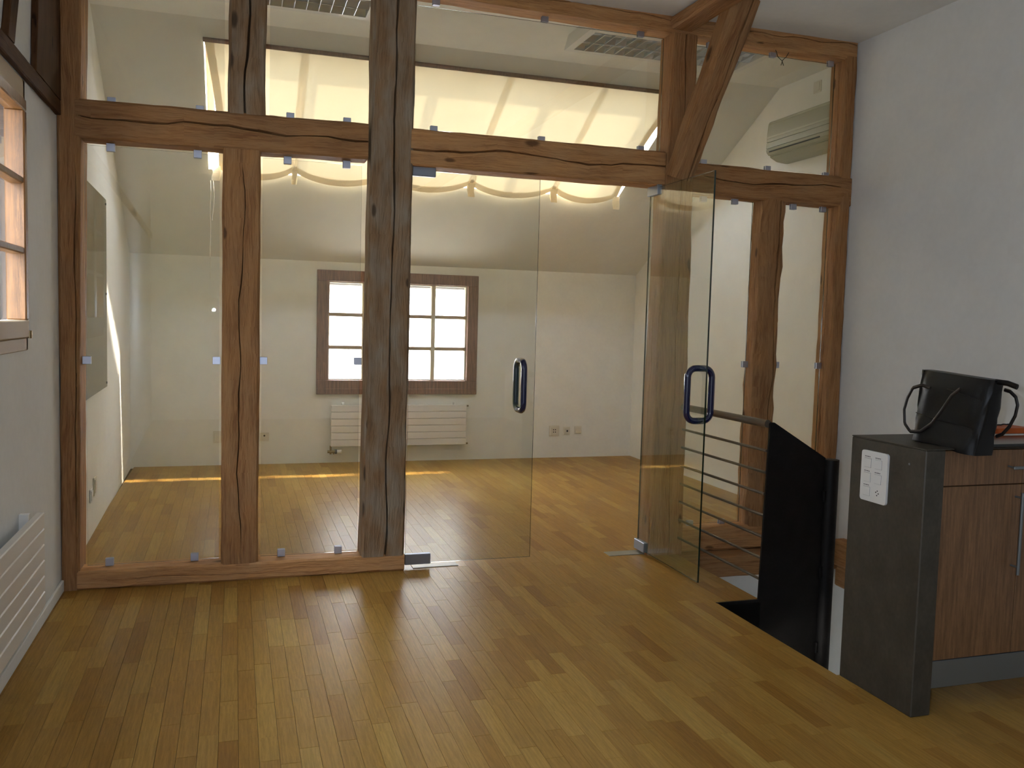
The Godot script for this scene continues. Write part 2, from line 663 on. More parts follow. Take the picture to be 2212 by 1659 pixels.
# ---------------------------------------------------------------- the shell
func build_shell() -> void:
	var X := Vector3.RIGHT
	var Y := Vector3.UP
	var Z := Vector3.BACK   # +z
	# hall, left wall: window holes [z from FRONT, y]
	var w := structure("wall_left", "white plastered left wall of the front room")
	var st := mb()
	slab(st, Vector3(HALL_LEFT, -0.3, -4.92), Z, Y, -X * 0.32, 7.6, 3.7, [[0.72, 1.57, 1.86, 2.70]])
	put("plaster", st, M.hall_paint, w)
	w = structure("wall_left_back", "white left wall of the glazed back room")
	st = mb()
	var d := (Vector3(-0.925, 0, BACK) - Vector3(-0.855, 0, -4.92))
	slab(st, Vector3(-0.855, -0.3, -4.92), d.normalized(), Y, -X * 0.3, d.length() + 0.3, 4.2)
	put("plaster", st, M.paint, w)
	w = structure("wall_back", "white back wall of the glazed back room with a barred window")
	st = mb()
	slab(st, Vector3(-1.2, -0.3, BACK), X, Y, -Z * 0.30, 5.8, 2.7, [[0.82 + 1.2, 0.765 + 0.3, 2.325 + 1.2, 1.845 + 0.3]])
	put("plaster", st, M.paint, w)
	w = structure("wall_right_back", "white right wall of the glazed back room")
	st = mb()
	slab(st, Vector3(ROOM_RIGHT, -0.3, -4.98), -Z, Y, X * 0.3, 4.1, 4.2)
	put("plaster", st, M.paint, w)
	w = structure("wall_right", "pale grey right wall of the front room and stairwell")
	st = mb()
	slab(st, Vector3(HALL_RIGHT, -2.9, -4.98), Z, Y, X * 0.3, 7.7, 6.5)
	put("plaster", st, M.hall_paint, w)
	w = structure("wall_front", "wall of the front room behind the viewer")
	st = mb()
	slab(st, Vector3(-1.2, -0.3, 2.6), X, Y, Z * 0.3, 5.4, 3.9)
	put("plaster", st, M.hall_paint, w)
	w = structure("ceiling", "flat white ceiling of the front room")
	st = mb()
	slab(st, Vector3(-1.2, CEIL_HALL, -4.98), X, Z, Y * 0.3, 5.4, 7.9)
	put("plaster", st, M.hall_paint, w)
	w = structure("ceiling_back", "white flat and sloping ceiling of the back room")
	st = mb()
	var zc := BACK + (CEIL_ROOM - KNEE) / SLOPE
	slab(st, Vector3(-1.2, CEIL_ROOM, -4.98), X, -Z, Y * 0.34, 5.8, absf(-4.98 - zc))
	put("flat_ceiling", st, M.paint, w)
	st = mb()
	var sd := Vector3(0, SLOPE, 1).normalized()
	var sn := Vector3(0, 1, -SLOPE).normalized()
	var k := sqrt(1.0 + SLOPE * SLOPE)
	var s_low := 0.45
	var hole := [-0.21 + 1.2, (8.75 - 7.60) * k + s_low, 3.39 + 1.2, (8.75 - 6.37) * k + s_low]
	slab(st, Vector3(-1.2, KNEE, BACK) - sd * s_low, X, sd, sn * 0.30, 5.8, (zc - BACK) * k + s_low + 0.12, [hole])
	put("sloping_ceiling", st, M.paint, w)
	# stairwell below the floor
	var parts := [
		["wall_stair_back", "white stairwell wall under the right glass panes", Vector3(2.3, -2.9, -4.90), X, Y, -Z * 0.2, 1.55, 2.76],
		["wall_stair_left", "white stairwell wall under the railing", Vector3(STAIR_X2, -2.9, -4.9), Z, Y, -X * 0.1, 0.915, 2.86],
		["wall_stair_side", "white stairwell wall under the top of the stairs", Vector3(STAIR_X, -2.9, STAIR_Z1 + 0.01), Z, Y, -X * 0.1, 0.95, 2.5],
		["wall_stair_front", "white stairwell wall under the sideboard", Vector3(STAIR_X, -2.9, STAIR_Z0), X, Y, Z * 0.1, 1.44, 2.62],
		["floor_lower", "pale floor at the foot of the stairs", Vector3(2.3, -2.9, -5.1), X, Z, -Y * 0.1, 1.56, 2.2]]
	for q in parts:
		w = structure(q[0], q[1])
		st = mb()
		slab(st, q[2], q[3], q[4], q[5], q[6], q[7], [[0.6, 0.6, 1.2, 1.2]] if q[0] == "wall_stair_back" else [])  # unseen opening added low in the back wall to brighten the shaft
		put("plaster", st, M.hall_paint, w)
	# skirting on the left wall
	var b := structure("baseboard_left", "low white skirting along the left wall")
	put_box("board", Vector3(HALL_LEFT, 0, -4.9), Vector3(HALL_LEFT + 0.014, 0.06, 2.6), 0.003, M.hall_paint, b)

# ---------------------------------------------------------------- floor
func build_floor() -> void:
	var fl := structure("floor", "glossy honey-coloured strip parquet")
	var sub := mb()
	box(sub, Vector3(-1.15, -0.26, BACK - 0.1), Vector3(STAIR_X, -0.014, 2.7))
	box(sub, Vector3(STAIR_X, -0.26, STAIR_Z0), Vector3(HALL_RIGHT, -0.014, 2.7))
	box(sub, Vector3(STAIR_X, -0.26, -4.93), Vector3(STAIR_X2, -0.014, STAIR_Z1))
	box(sub, Vector3(STAIR_X, -0.26, BACK - 0.1), Vector3(ROOM_RIGHT + 0.1, -0.014, -4.93))
	put("screed", sub, M.subfloor, fl)
	var cam: Camera3D = get_node("camera")
	var inv := cam.transform.affine_inverse()
	var foc := 1890.97
	var list := []
	var step := 0.065
	var x := STAIR_X - step * 51
	var col := 0
	while x < ROOM_RIGHT + 0.02:
		var xa := maxf(x, -0.93)
		var xb := minf(x + step, ROOM_RIGHT + 0.01)
		# stretches of z covered by this column
		var runs := []
		if x < STAIR_X - 0.01:
			runs = [[BACK - 0.01, 2.6]]
		elif x < STAIR_X2 - 0.01:
			runs = [[BACK - 0.01, STAIR_Z1], [STAIR_Z0, 2.6]]
		else:
			runs = [[BACK - 0.01, -4.98], [STAIR_Z0, 2.6]]
		for run in runs:
			var z: float = run[0] - rng.randf_range(0.0, 0.4)
			while z < run[1] - 0.001:
				var ln := rng.randf_range(0.30, 0.56)
				var za := maxf(z, run[0])
				var zb := minf(z + ln, run[1])
				if run[1] - zb < 0.05:
					zb = run[1]
				z = zb if zb == run[1] else z + ln
				if zb - za < 0.02 or xb - xa < 0.005:
					continue
				var tone := int(absf(rng.randfn(0.0, 0.42)) * 10.0) % 10
				var roll := rng.randf()
				if roll < 0.045: tone = 10
				elif roll < 0.09: tone = 11
				var c := Vector3((xa + xb) * 0.5, 0, (za + zb) * 0.5)
				var v := inv * c
				var size := 0.0
				if v.z < -0.5:
					var px := 1106.0 + foc * v.x / -v.z
					var py := 829.5 - foc * v.y / -v.z
					var hidden := (c.x > 2.5 and c.z > -3.0) or (c.z < -5.1 and c.x < -0.2)
					if px > -20 and px < 2232 and py < 1690 and not hidden:
						size = (xb - xa) * (zb - za) * 1.45 / pow(-v.z, 3)
				list.append({"a": Vector2(xa, za), "b": Vector2(xb, zb), "tone": tone, "size": size, "tilt": Vector2(rng.randfn(0, 0.0009), rng.randfn(0, 0.0004))})
		x += step
		col += 1
	list.sort_custom(func(p, q): return p.size > q.size)
	var rest := {}
	for i in list.size():
		var s: Dictionary = list[i]
		if i < 300:
			var st := mb()
			stave(st, s)
			put("plank", st, M.staves[s.tone], fl)
		else:
			if not rest.has(s.tone):
				rest[s.tone] = mb()
			stave(rest[s.tone], s)
	var me := ArrayMesh.new()
	for tone in rest:
		rest[tone].commit(me)
		me.surface_set_material(me.get_surface_count() - 1, M.staves[tone])
	var o := put_mesh("far_planks", me, fl)
	o.set_meta("kind", "stuff")

func stave(st: SurfaceTool, s: Dictionary) -> void:
	var a: Vector2 = s.a
	var b: Vector2 = s.b
	var g := 0.00035
	var c := 0.0007
	var top := func(x: float, z: float) -> Vector3:
		var cx := (a.x + b.x) * 0.5
		var cz := (a.y + b.y) * 0.5
		return Vector3(x, (x - cx) * s.tilt.x + (z - cz) * s.tilt.y, z)
	var T := [top.call(a.x + c, a.y + c), top.call(b.x - c, a.y + c), top.call(b.x - c, b.y - c), top.call(a.x + c, b.y - c)]
	var E := [Vector3(a.x + g, -0.0012, a.y + g), Vector3(b.x - g, -0.0012, a.y + g), Vector3(b.x - g, -0.0012, b.y - g), Vector3(a.x + g, -0.0012, b.y - g)]
	face(st, T, Vector3.UP)
	for k in 4:
		var k2 := (k + 1) % 4
		face(st, [T[k], T[k2], E[k2], E[k]], Vector3.UP)
		face(st, [E[k], E[k2], E[k2] - Vector3(0, 0.013, 0), E[k] - Vector3(0, 0.013, 0)], (E[k] + E[k2]) * 0.5 - (E[0] + E[2]) * 0.5)

# ---------------------------------------------------------------- timber frame of the partition
func build_frame() -> void:
	var X := Vector3.RIGHT
	var Z := Vector3.BACK
	var Y := Vector3.UP
	var D := 0.155
	var zc := FRONT - D * 0.5
	var P := func(x: float, y: float) -> Vector3: return Vector3(x, y, zc)
	timber_thing("timber_post", "dark corner post of old timber against the left wall", "post", Vector3(-0.807, 0, FRONT - 0.11), Vector3(-0.789, CEIL_HALL, FRONT - 0.11), X, Z,
		{"w0": 0.082, "w1": 0.118, "d": 0.22, "cracks": {0: [0.55, 0.2, 0.004, 0.02, 0.05, 0.7], 1: [0.1, 0.4, 0.004, 0.02, 0.1, 0.9]}}, M.timber1, 101)
	timber_thing("timber_post", "slim brown timber stud between the two left glass panes, below the rail", "post", P.call(0.026, 0.09), P.call(0.03, 2.315), X, Z,
		{"w0": 0.192, "d": D, "cracks": {0: [0.0, 0.25, 0.004, 0.035, 0.0, 1.0]}}, M.timber1, 102)
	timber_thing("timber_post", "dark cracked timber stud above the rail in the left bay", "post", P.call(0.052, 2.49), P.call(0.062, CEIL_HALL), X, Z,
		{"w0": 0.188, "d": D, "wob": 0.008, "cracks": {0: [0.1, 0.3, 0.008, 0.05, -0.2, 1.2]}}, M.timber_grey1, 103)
	timber_thing("timber_post", "tall wide weathered timber post with painted-in window glare, left of the glass doors, split down the middle", "post", P.call(0.808, 0.09), P.call(0.832, CEIL_HALL), X, Z,
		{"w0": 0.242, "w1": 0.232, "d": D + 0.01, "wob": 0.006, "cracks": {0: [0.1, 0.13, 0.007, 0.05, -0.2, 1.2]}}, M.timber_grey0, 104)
	timber_thing("timber_post", "full-height timber post behind the open glass door, carrying the slanting brace", "post", P.call(2.597, 0.0), P.call(2.600, 3.215), X, Z,
		{"w0": 0.245, "w1": 0.165, "d": 0.17, "wob": 0.006, "cracks": {0: [0.15, 0.2, 0.005, 0.04, -0.2, 1.2], 3: [0.0, 0.3, 0.004, 0.02, 0.0, 0.6]}}, M.timber2, 105)
	timber_thing("timber_post", "wavy-edged short brown post right of the stair railing", "post", P.call(3.275, 0.15), P.call(3.292, 2.27), X, Z,
		{"w0": 0.165, "d": D, "wob": 0.022, "bevel": 0.026, "cracks": {0: [0.35, 0.3, 0.006, 0.04, -0.2, 1.2]}}, M.timber1, 106)
	timber_thing("timber_post", "narrow timber end post against the right wall", "post", P.call(3.808, 0.0), P.call(3.812, 3.22), X, Z,
		{"w0": 0.098, "w1": 0.09, "d": D, "wob": 0.008, "cracks": {3: [0.1, 0.3, 0.004, 0.02, -0.2, 1.2]}}, M.timber2, 107)
	# rails: front face is Z, "side" runs up
	timber_thing("timber_beam", "horizontal cracked rail across the two left glass bays", "beam", P.call(-0.766, 2.402), P.call(0.692, 2.410), Y, Z,
		{"w0": 0.192, "d": D + 0.006, "cracks": {0: [0.12, 0.35, 0.007, 0.045, -0.2, 1.2]}}, M.timber1, 111)
	timber_thing("timber_beam", "horizontal cracked lintel beam over the glass doors", "beam", P.call(0.928, 2.404), P.call(2.500, 2.402), Y, Z,
		{"w0": 0.205, "d": D + 0.008, "cracks": {0: [0.1, 0.35, 0.007, 0.045, -0.2, 1.2]}}, M.timber0, 112)
	timber_thing("timber_beam", "horizontal dark rail right of the slanting brace, up to the right wall", "beam", P.call(2.69, 2.362), P.call(3.86, 2.352), Y, Z,
		{"w0": 0.19, "d": D + 0.004, "cracks": {0: [0.15, 0.3, 0.005, 0.04, 0.0, 1.0]}}, M.timber2, 113)
	timber_thing("timber_beam", "worn timber sill on the floor under the two left panes", "beam", P.call(-0.775, 0.049), P.call(0.932, 0.049), Y, Z,
		{"w0": 0.097, "d": D + 0.01, "wob": 0.005, "cracks": {0: [-0.1, 0.4, 0.003, 0.015, 0.1, 0.6]}}, M.timber0, 114)
	timber_thing("timber_beam", "top beam along the ceiling above all the glass", "beam", P.call(-0.80, 3.34), P.call(3.85, 3.262), Y, Z,
		{"w0": 0.13, "d": D, "cracks": {0: [0.2, 0.5, 0.004, 0.02, 0.3, 1.1]}}, M.timber0, 115)
	timber_thing("timber_beam", "ceiling joist running from the brace post towards the viewer", "beam", Vector3(2.575, 3.27, FRONT + 0.005), Vector3(2.575, 3.27, 2.55), X, -Y,
		{"w0": 0.15, "d": 0.075, "cracks": {0: [0.2, 0.4, 0.004, 0.02, 0.0, 1.0]}}, M.timber2, 116)
	timber_thing("timber_brace", "slanting timber brace leaning from the post up to the ceiling", "brace", Vector3(2.548, 2.34, FRONT + 0.075), Vector3(2.742, 3.32, FRONT + 0.41), Vector3(1, -0.16, -0.08).normalized(), Vector3(0.03, -0.33, 0.94).normalized(),
		{"w0": 0.145, "w1": 0.175, "d": 0.13, "wob": 0.007, "bevel": 0.022, "cracks": {0: [0.45, 0.25, 0.006, 0.04, -0.2, 1.2]}}, M.timber1, 117)
	# below floor level, at the stairwell
	timber_thing("timber_beam", "timber sill above the stairwell under the right glass panes", "beam", Vector3(2.70, 0.082, zc - 0.01), Vector3(3.86, 0.082, zc - 0.01), Y, Z,
		{"w0": 0.155, "d": D, "wob": 0.006}, M.timber0, 118)
	timber_thing("timber_beam", "lower floor-edge timber seen through the railing bars", "beam", Vector3(2.685, -0.068, FRONT + 0.012), Vector3(3.87, -0.068, FRONT + 0.012), Y, Z,
		{"w0": 0.135, "d": 0.22, "wob": 0.006}, M.timber1, 119)
	timber_thing("timber_beam", "squared timber end jutting from the right wall by the stairwell", "beam", Vector3(3.825, -0.015, -4.79), Vector3(3.825, -0.015, -4.62), X, Y,
		{"w0": 0.10, "d": 0.17, "wob": 0.004}, M.timber2, 120)
	timber_thing("timber_beam", "short timber ledge along the right stairwell wall below the jutting end", "beam", Vector3(3.845, -0.175, -4.79), Vector3(3.845, -0.175, -3.05), X, Y,
		{"w0": 0.075, "d": 0.14, "wob": 0.006}, M.timber1, 121)
	# upper left wall of the hall
	timber_thing("timber_beam", "timber plate along the left wall above the window, darkened with painted shade", "beam", Vector3(HALL_LEFT + 0.014, 2.437, -4.87), Vector3(HALL_LEFT + 0.014, 2.437, 2.55), Y, X,
		{"w0": 0.072, "d": 0.026, "wob": 0.004, "bevel": 0.004}, M.timber_shaded, 122)
	timber_thing("timber_post", "wide upright on the upper left wall beside the corner post, darkened with painted shade", "post", Vector3(HALL_LEFT + 0.014, 2.475, -4.60), Vector3(HALL_LEFT + 0.014, CEIL_HALL, -4.66), Z, X,
		{"w0": 0.56, "w1": 0.44, "d": 0.026, "wob": 0.004, "bevel": 0.004}, M.timber_shaded, 123)
	timber_thing("timber_post", "thin leaning stud at the top left edge, darkened with painted shade", "post", Vector3(HALL_LEFT + 0.014, 2.475, -3.87), Vector3(HALL_LEFT + 0.014, CEIL_HALL, -4.20), Z, X,
		{"w0": 0.11, "d": 0.026, "wob": 0.004, "bevel": 0.004}, M.timber_shaded, 124)

# ---------------------------------------------------------------- fixed glass with clips
func glass_sheet(parent: Node, lo: Vector3, hi: Vector3) -> void:
	# faces clear, the cut rim greenish
	var st := mb()
	var ax := 2 if hi.z - lo.z < hi.x - lo.x else 0
	var rim := mb()
	for a in 3:
		for s in 2:
			var q := []
			for ab in [[0, 0], [0, 1], [1, 1], [1, 0]]:
				var i := [0, 0, 0]
				i[a] = s
				i[(a + 1) % 3] = ab[0]
				i[(a + 2) % 3] = ab[1]
				q.append(Vector3(hi.x if i[0] else lo.x, hi.y if i[1] else lo.y, hi.z if i[2] else lo.z))
			face(st if a == ax else rim, q, (q[0] + q[2]) * 0.5 - (lo + hi) * 0.5)
	put("glass", st, M.glass, parent)
	put("glass_rim", rim, M.glass_edge, parent)

func glass_pane(label: String, x0: float, y0: float, x1: float, y1: float, clips: Array, tilt := 0.0) -> void:
	var zg := -4.985
	var mid := Vector3((x0 + x1) * 0.5, y0, zg)
	var o := thing("glass_pane", label, "glass pane", mid, "fixed glass panes of the timber partition")
	o.rotation.y = tilt
	glass_sheet(o, Vector3(x0, y0, zg - 0.004) - mid, Vector3(x1, y1, zg + 0.004) - mid)
	for c in clips:
		var st := mb()
		var p := Vector3(c[0], c[1], zg) - mid
		for s in [-1, 1]:
			box(st, p + Vector3(-0.0205, -0.0205, 0.0045 if s > 0 else -0.0125), p + Vector3(0.0205, 0.0205, 0.0125 if s > 0 else -0.0045), 0.0015)
		put("clip", st, M.clip, o)

func build_glazing() -> void:
	glass_pane("large lower pane at the far left, next to the corner post", -0.736, 0.107, -0.082, 2.288,
		[[-0.612, 2.282], [-0.192, 2.284], [-0.63, 0.122], [-0.207, 0.122], [-0.732, 1.19], [-0.096, 1.195]], 0.0146)
	glass_pane("lower pane between the slim stud and the tall split post", 0.138, 0.107, 0.670, 2.292,
		[[0.268, 2.288], [0.585, 2.290], [0.25, 0.122], [0.564, 0.122], [0.148, 1.197], [0.661, 1.20]])
	glass_pane("upper left pane above the rail, beside the corner post", -0.725, 2.515, -0.058, 3.195,
		[[-0.607, 2.515], [-0.181, 2.515], [-0.55, 3.259], [-0.2, 3.253]])
	glass_pane("upper pane between dark stud and tall split post", 0.172, 2.52, 0.700, 3.195,
		[[0.28, 2.522], [0.585, 2.524], [0.28, 3.245], [0.585, 3.240]])
	glass_pane("wide upper pane above the lintel over the doors", 0.96, 2.52, 2.498, 3.20,
		[[1.073, 2.524], [1.723, 2.522], [2.368, 2.520], [1.073, 3.232], [1.723, 3.221], [2.341, 3.210]])
	glass_pane("upper right pane behind the slanting brace", 2.70, 2.472, 3.745, 3.185,
		[[2.805, 2.474], [3.27, 2.470], [3.713, 2.462], [2.817, 3.202], [3.27, 3.195], [3.709, 3.187]])
	glass_pane("lower pane behind the stair railing, left of the wavy post", 2.735, 0.168, 3.175, 2.255,
		[[2.816, 2.252], [3.042, 2.252], [2.814, 0.172], [3.046, 0.172], [3.168, 1.209]])
	glass_pane("lower pane between wavy post and end post at the right wall", 3.386, 0.168, 3.748, 2.25,
		[[3.478, 2.246], [3.708, 2.244], [3.48, 0.172], [3.70, 0.172], [3.404, 1.207], [3.733, 1.205]])

# ---------------------------------------------------------------- glass doors
func oval_handle(parent: Node, at: Vector3, across: Vector3) -> void:
	# closed loop through the leaf: long in y, short along across
	var pts := []
	var hw := 0.076
	var hh := 0.148
	var r := 0.05
	for q in 4:
		var cx := (hw - r) * (1.0 if q in [0, 3] else -1.0)
		var cy := (hh - r) * (1.0 if q in [0, 1] else -1.0)
		for k in 7:
			var ang := q * PI / 2 + k * PI / 12
			pts.append(at + across * (cx + cos(ang) * r) + Vector3.UP * (cy + sin(ang) * r))
	put_tube("handle", pts, 0.0185, M.blue, parent, 14, true)

func build_doors() -> void:
	var d := structure("door_1", "closed frameless glass door leaf with blue handle, left of the open leaf")
	glass_sheet(d, Vector3(0.948, 0.022, -4.965), Vector3(1.715, 2.285, -4.955))
	oval_handle(d, Vector3(1.623, 1.068, -4.96), Vector3.BACK)
	put_box("patch_fitting", Vector3(0.948, 2.252, -4.975), Vector3(1.083, 2.306, -4.943), 0.003, M.patch, d)
	put_box("patch_fitting", Vector3(0.944, 0.018, -4.975), Vector3(1.096, 0.080, -4.943), 0.003, M.patch, d)
	d = structure("door_2", "glass door leaf standing open towards the viewer, with blue oval handle")
	glass_sheet(d, Vector3(2.460, 0.022, -5.015), Vector3(2.470, 2.290, -4.245))
	oval_handle(d, Vector3(2.480, 1.066, -4.345), Vector3.RIGHT)
	put_box("patch_fitting", Vector3(2.449, 2.245, -5.035), Vector3(2.481, 2.305, -4.895), 0.003, M.patch, d)
	put_box("patch_fitting", Vector3(2.449, 0.018, -5.04), Vector3(2.481, 0.080, -4.90), 0.003, M.patch, d)
	var p := thing("floor_plate", "shiny metal floor hinge cover under the closed glass door", "floor plate", Vector3.ZERO, "metal covers of the floor hinges")
	put_box("cover", Vector3(0.99, 0.0, -5.005), Vector3(1.262, 0.004, -4.93), 0.001, M.floor_plate, p)
	p = thing("floor_plate", "matt metal floor hinge cover by the open glass door", "floor plate", Vector3.ZERO, "metal covers of the floor hinges")
	put_box("cover", Vector3(2.235, 0.0, -5.03), Vector3(2.50, 0.004, -4.935), 0.001, M.floor_plate, p)

# ---------------------------------------------------------------- roof window and its fabric blind
const SK := 1.14031   # sqrt(1 + SLOPE^2)
func on_slope(x: float, z: float, off: float) -> Vector3:
	# a point on the inner face of the sloping ceiling, off metres outwards
	return Vector3(x, KNEE + SLOPE * (z - BACK), z) + Vector3(0, 1, -SLOPE).normalized() * off

func blind_point(x: float, f: float, off: float) -> Vector3:
	# f = 0 at the head, 1 at the hem
	var tabs := [-0.165, 0.458, 1.205, 1.958, 2.727, 3.372]
	var sag := 0.0
	for i in 5:
		if x >= tabs[i] and x <= tabs[i + 1]:
			var t: float = (x - tabs[i]) / (tabs[i + 1] - tabs[i])
			sag = 4.0 * t * (1.0 - t)
	sag = pow(sag, 0.8)
	var z_hem := lerpf(-7.535, -7.612, sag)
	var z := lerpf(-6.385, z_hem, f)
	return on_slope(x, z, off - 0.012 - 0.055 * sag * f * f + (0.02 * sin(f * 9.0 + x * 2.0)) * 0.12)

func build_skylight() -> void:
	var X := Vector3.RIGHT
	var w := structure("window_3", "long roof window behind the fabric blind")
	var sd := Vector3(0, SLOPE, 1).normalized()
	var sn := Vector3(0, 1, -SLOPE).normalized()
	var o := on_slope(-0.21, -7.60, 0.27)
	var ls := (7.60 - 6.37) * SK
	var t := Transform3D(Basis(X, sd, X.cross(sd)), o)
	for q in [[0.0, 0.0, 3.6, 0.05], [0.0, ls - 0.05, 3.6, ls], [0.0, 0.0, 0.05, ls], [3.55, 0.0, 3.6, ls]]:
		var st := mb()
		box(st, Vector3(q[0], q[1], -0.04), Vector3(q[2], q[3], 0.03), 0.004, t)
		put("frame", st, M.window_brown, w)
	for x in [0.9, 1.8, 2.7]:
		var st := mb()
		box(st, Vector3(x - 0.03, 0.05, -0.035), Vector3(x + 0.03, ls - 0.05, 0.025), 0.004, t)
		put("glazing_bar", st, M.window_brown, w)
	for k in 4:
		var st := mb()
		box(st, Vector3(0.9 * k + 0.03, 0.05, -0.004), Vector3(0.9 * k + 0.87, ls - 0.05, 0.004), 0.0, t)
		put("pane", st, M.window_glass, w)
	# head rail of reddish wood
	var b := thing("roof_blind", "cream fabric blind glowing in the sun across the roof window", "blind")
	var st := mb()
	box(st, Vector3(-0.005, ls - 0.02, 0.225), Vector3(3.605, ls + 0.012, 0.285), 0.003, t)
	put("head_rail", st, M.window_brown, b)
	# cloth
	st = mb()
	var nx := 110
	var nf := 26
	var xs := []
	for i in nx + 1:
		xs.append(float(i) / nx)
	var pos := func(a: float, f: float, off: float) -> Vector3:
		var xl := -0.205 + 0.075 * sin(minf(f * 1.25, 1.0) * PI * 0.5)
		var xr := 3.375 - 0.055 * maxf(0.0, sin(f * PI)) - 0.012 * f
		return blind_point(lerpf(xl, xr, a), f, off)
	for i in nx:
		for j in nf:
			var c := []
			for ab in [[0, 0], [1, 0], [1, 1], [0, 1]]:
				var a: float = xs[i + ab[0]]
				var f := float(j + ab[1]) / nf
				var p: Vector3 = pos.call(a, f, 0.0)
				var px: Vector3 = pos.call(a + 0.002, f, 0.0) - pos.call(a - 0.002, f, 0.0)
				var pf: Vector3 = pos.call(a, f + 0.01, 0.0) - pos.call(a, f - 0.01, 0.0)
				var n := px.cross(pf).normalized()
				if n.y > 0: n = -n
				c.append([p, n])
			quad_n(st, c[0], c[1], c[2], c[3])
	put("cloth", st, M.fabric, b)
	# hem, side hems and seam tapes: second layers on the outer face of the cloth
	st = mb()
	for i in nx:
		var q := []
		for ab in [[0, 0], [1, 0], [1, 1], [0, 1]]:
			q.append(pos.call(xs[i + ab[0]], 0.945 + 0.055 * ab[1], 0.003))
		face(st, q, sn)
	put("hem", st, M.fabric_hem, b)
	for e in 2:
		st = mb()
		for j in nf:
			var q := []
			for ab in [[0, 0], [1, 0], [1, 1], [0, 1]]:
				q.append(pos.call((0.0 if e == 0 else 0.984) + 0.016 * ab[0], float(j + ab[1]) / nf * 0.945, 0.003))
			face(st, q, sn)
		put("side_hem", st, M.fabric_hem, b)
	for x in [0.458, 1.205, 1.958, 2.727]:
		st = mb()
		for j in nf:
			var q := []
			for ab in [[0, 0], [1, 0], [1, 1], [0, 1]]:
				q.append(blind_point(x - 0.03 + 0.06 * ab[0], float(j + ab[1]) / nf * 0.97, 0.004))
			face(st, q, sn)
		put("seam_tape", st, M.fabric_seam, b)
	# folded tabs hanging at the hem
	for x in [-0.15, 0.458, 1.205, 1.958, 2.727, 3.345]:
		st = mb()
		var e := blind_point(x, 0.99, 0.0) + Vector3(0, -0.004, 0.012)
		var hw := 0.019 if absf(x - 0.458) < 0.01 else 0.03
		var prof := []
		for k in 13:
			var s := k / 12.0
			var y := -0.115 * (1.0 - absf(s * 2.0 - 1.0))
			var zz := 0.017 * cos(s * PI) + 0.004 * sin(s * 11.0)
			prof.append(Vector3(0, y, zz))
		for k in 12:
			var p0: Vector3 = e + prof[k]
			var p1: Vector3 = e + prof[k + 1]
			var f0 := 0.006 * sin(k * 0.9 + x)
			var f1 := 0.006 * sin((k + 1) * 0.9 + x)
			face(st, [p0 + X * (-hw + f0), p0 + X * (hw + f0), p1 + X * (hw + f1), p1 + X * (-hw + f1)], Vector3(0, 0.2, 1) if k < 6 else Vector3(0, 0.2, -1))
		put("tab", st, M.fabric_tab, b)
	var pts := []
	for k in 10:
		pts.append(Vector3(-0.195 + 0.003 * sin(k * 1.7), lerpf(2.52, 1.72, k / 9.0), -7.58))
	put_tube("cord", pts, 0.0024, M.cord, b, 6)
	pts = [Vector3(-0.175, 2.52, -7.585), Vector3(-0.165, 2.40, -7.58), Vector3(-0.168, 2.33, -7.58), Vector3(-0.182, 2.20, -7.58)]
	put_tube("cord", pts, 0.0022, M.cord, b, 6)

# ---------------------------------------------------------------- windows
func build_back_window() -> void:
	var w := structure("window_1", "brown wooden window of twelve small panes in the back wall")
	var z := BACK
	var x0 := 0.757
	var x1 := 2.383
	var y0 := 0.685
	var y1 := 1.900
	var gx0 := 0.872
	var gx1 := 2.275
	var gy0 := 0.822
	var gy1 := 1.792
	# casing flat on the wall
	for q in [[x0, y0 + 0.0, x1, gy0, "bottom"], [x0, gy1, x1, y1, "top"], [x0, gy0, gx0, gy1, "l"], [gx1, gy0, x1, gy1, "r"]]:
		put_box("casing", Vector3(q[0], q[1], z - 0.05), Vector3(q[2], q[3], z + 0.022), 0.004, M.window_brown, w)
	# a raised lower ledge
	put_box("ledge", Vector3(x0, y0 - 0.002, z), Vector3(x1, y0 + 0.055, z + 0.030), 0.004, M.window_brown, w)
	var cw := (gx1 - gx0) / 4.0
	var rh := (gy1 - gy0) / 3.0
	for i in range(1, 4):
		var b := 0.021 if i != 2 else 0.03
		put_box("glazing_bar", Vector3(gx0 + cw * i - b, gy0, z - 0.085), Vector3(gx0 + cw * i + b, gy1, z - 0.02), 0.005, M.cream_bead if i != 2 else M.window_tan, w)  # outer uprights cream: daylight on their sides is put into the colour
	for j in range(1, 3):
		put_box("glazing_bar", Vector3(gx0, gy0 + rh * j - 0.018, z - 0.08), Vector3(gx1, gy0 + rh * j + 0.018, z - 0.025), 0.005, M.window_tan, w)
	for s in [[gx0 - 0.002, gx0 + 0.012], [gx1 - 0.014, gx1 + 0.002]]:
		put_box("bead", Vector3(s[0], gy0, z - 0.09), Vector3(s[1], gy1, z - 0.03), 0.003, M.cream_bead, w)
	put_box("bead", Vector3(gx0, gy1 - 0.012, z - 0.09), Vector3(gx1, gy1 + 0.002, z - 0.03), 0.003, M.cream_bead, w)
	put_box("bead", Vector3(gx0, gy0 - 0.002, z - 0.09), Vector3(gx1, gy0 + 0.010, z - 0.03), 0.003, M.cream_bead, w)
	put_box("shutter_box", Vector3(gx0 - 0.03, gy1 - 0.035, z - 0.26), Vector3(gx1 + 0.03, gy1 + 0.06, z - 0.16), 0.01, M.facade_grey, w)
	for i in 4:
		for j in 3:
			put_box("pane", Vector3(gx0 + cw * i + 0.01, gy0 + rh * j + 0.008, z - 0.058), Vector3(gx0 + cw * (i + 1) - 0.01, gy0 + rh * (j + 1) - 0.008, z - 0.052), 0.0, M.window_glass, w)

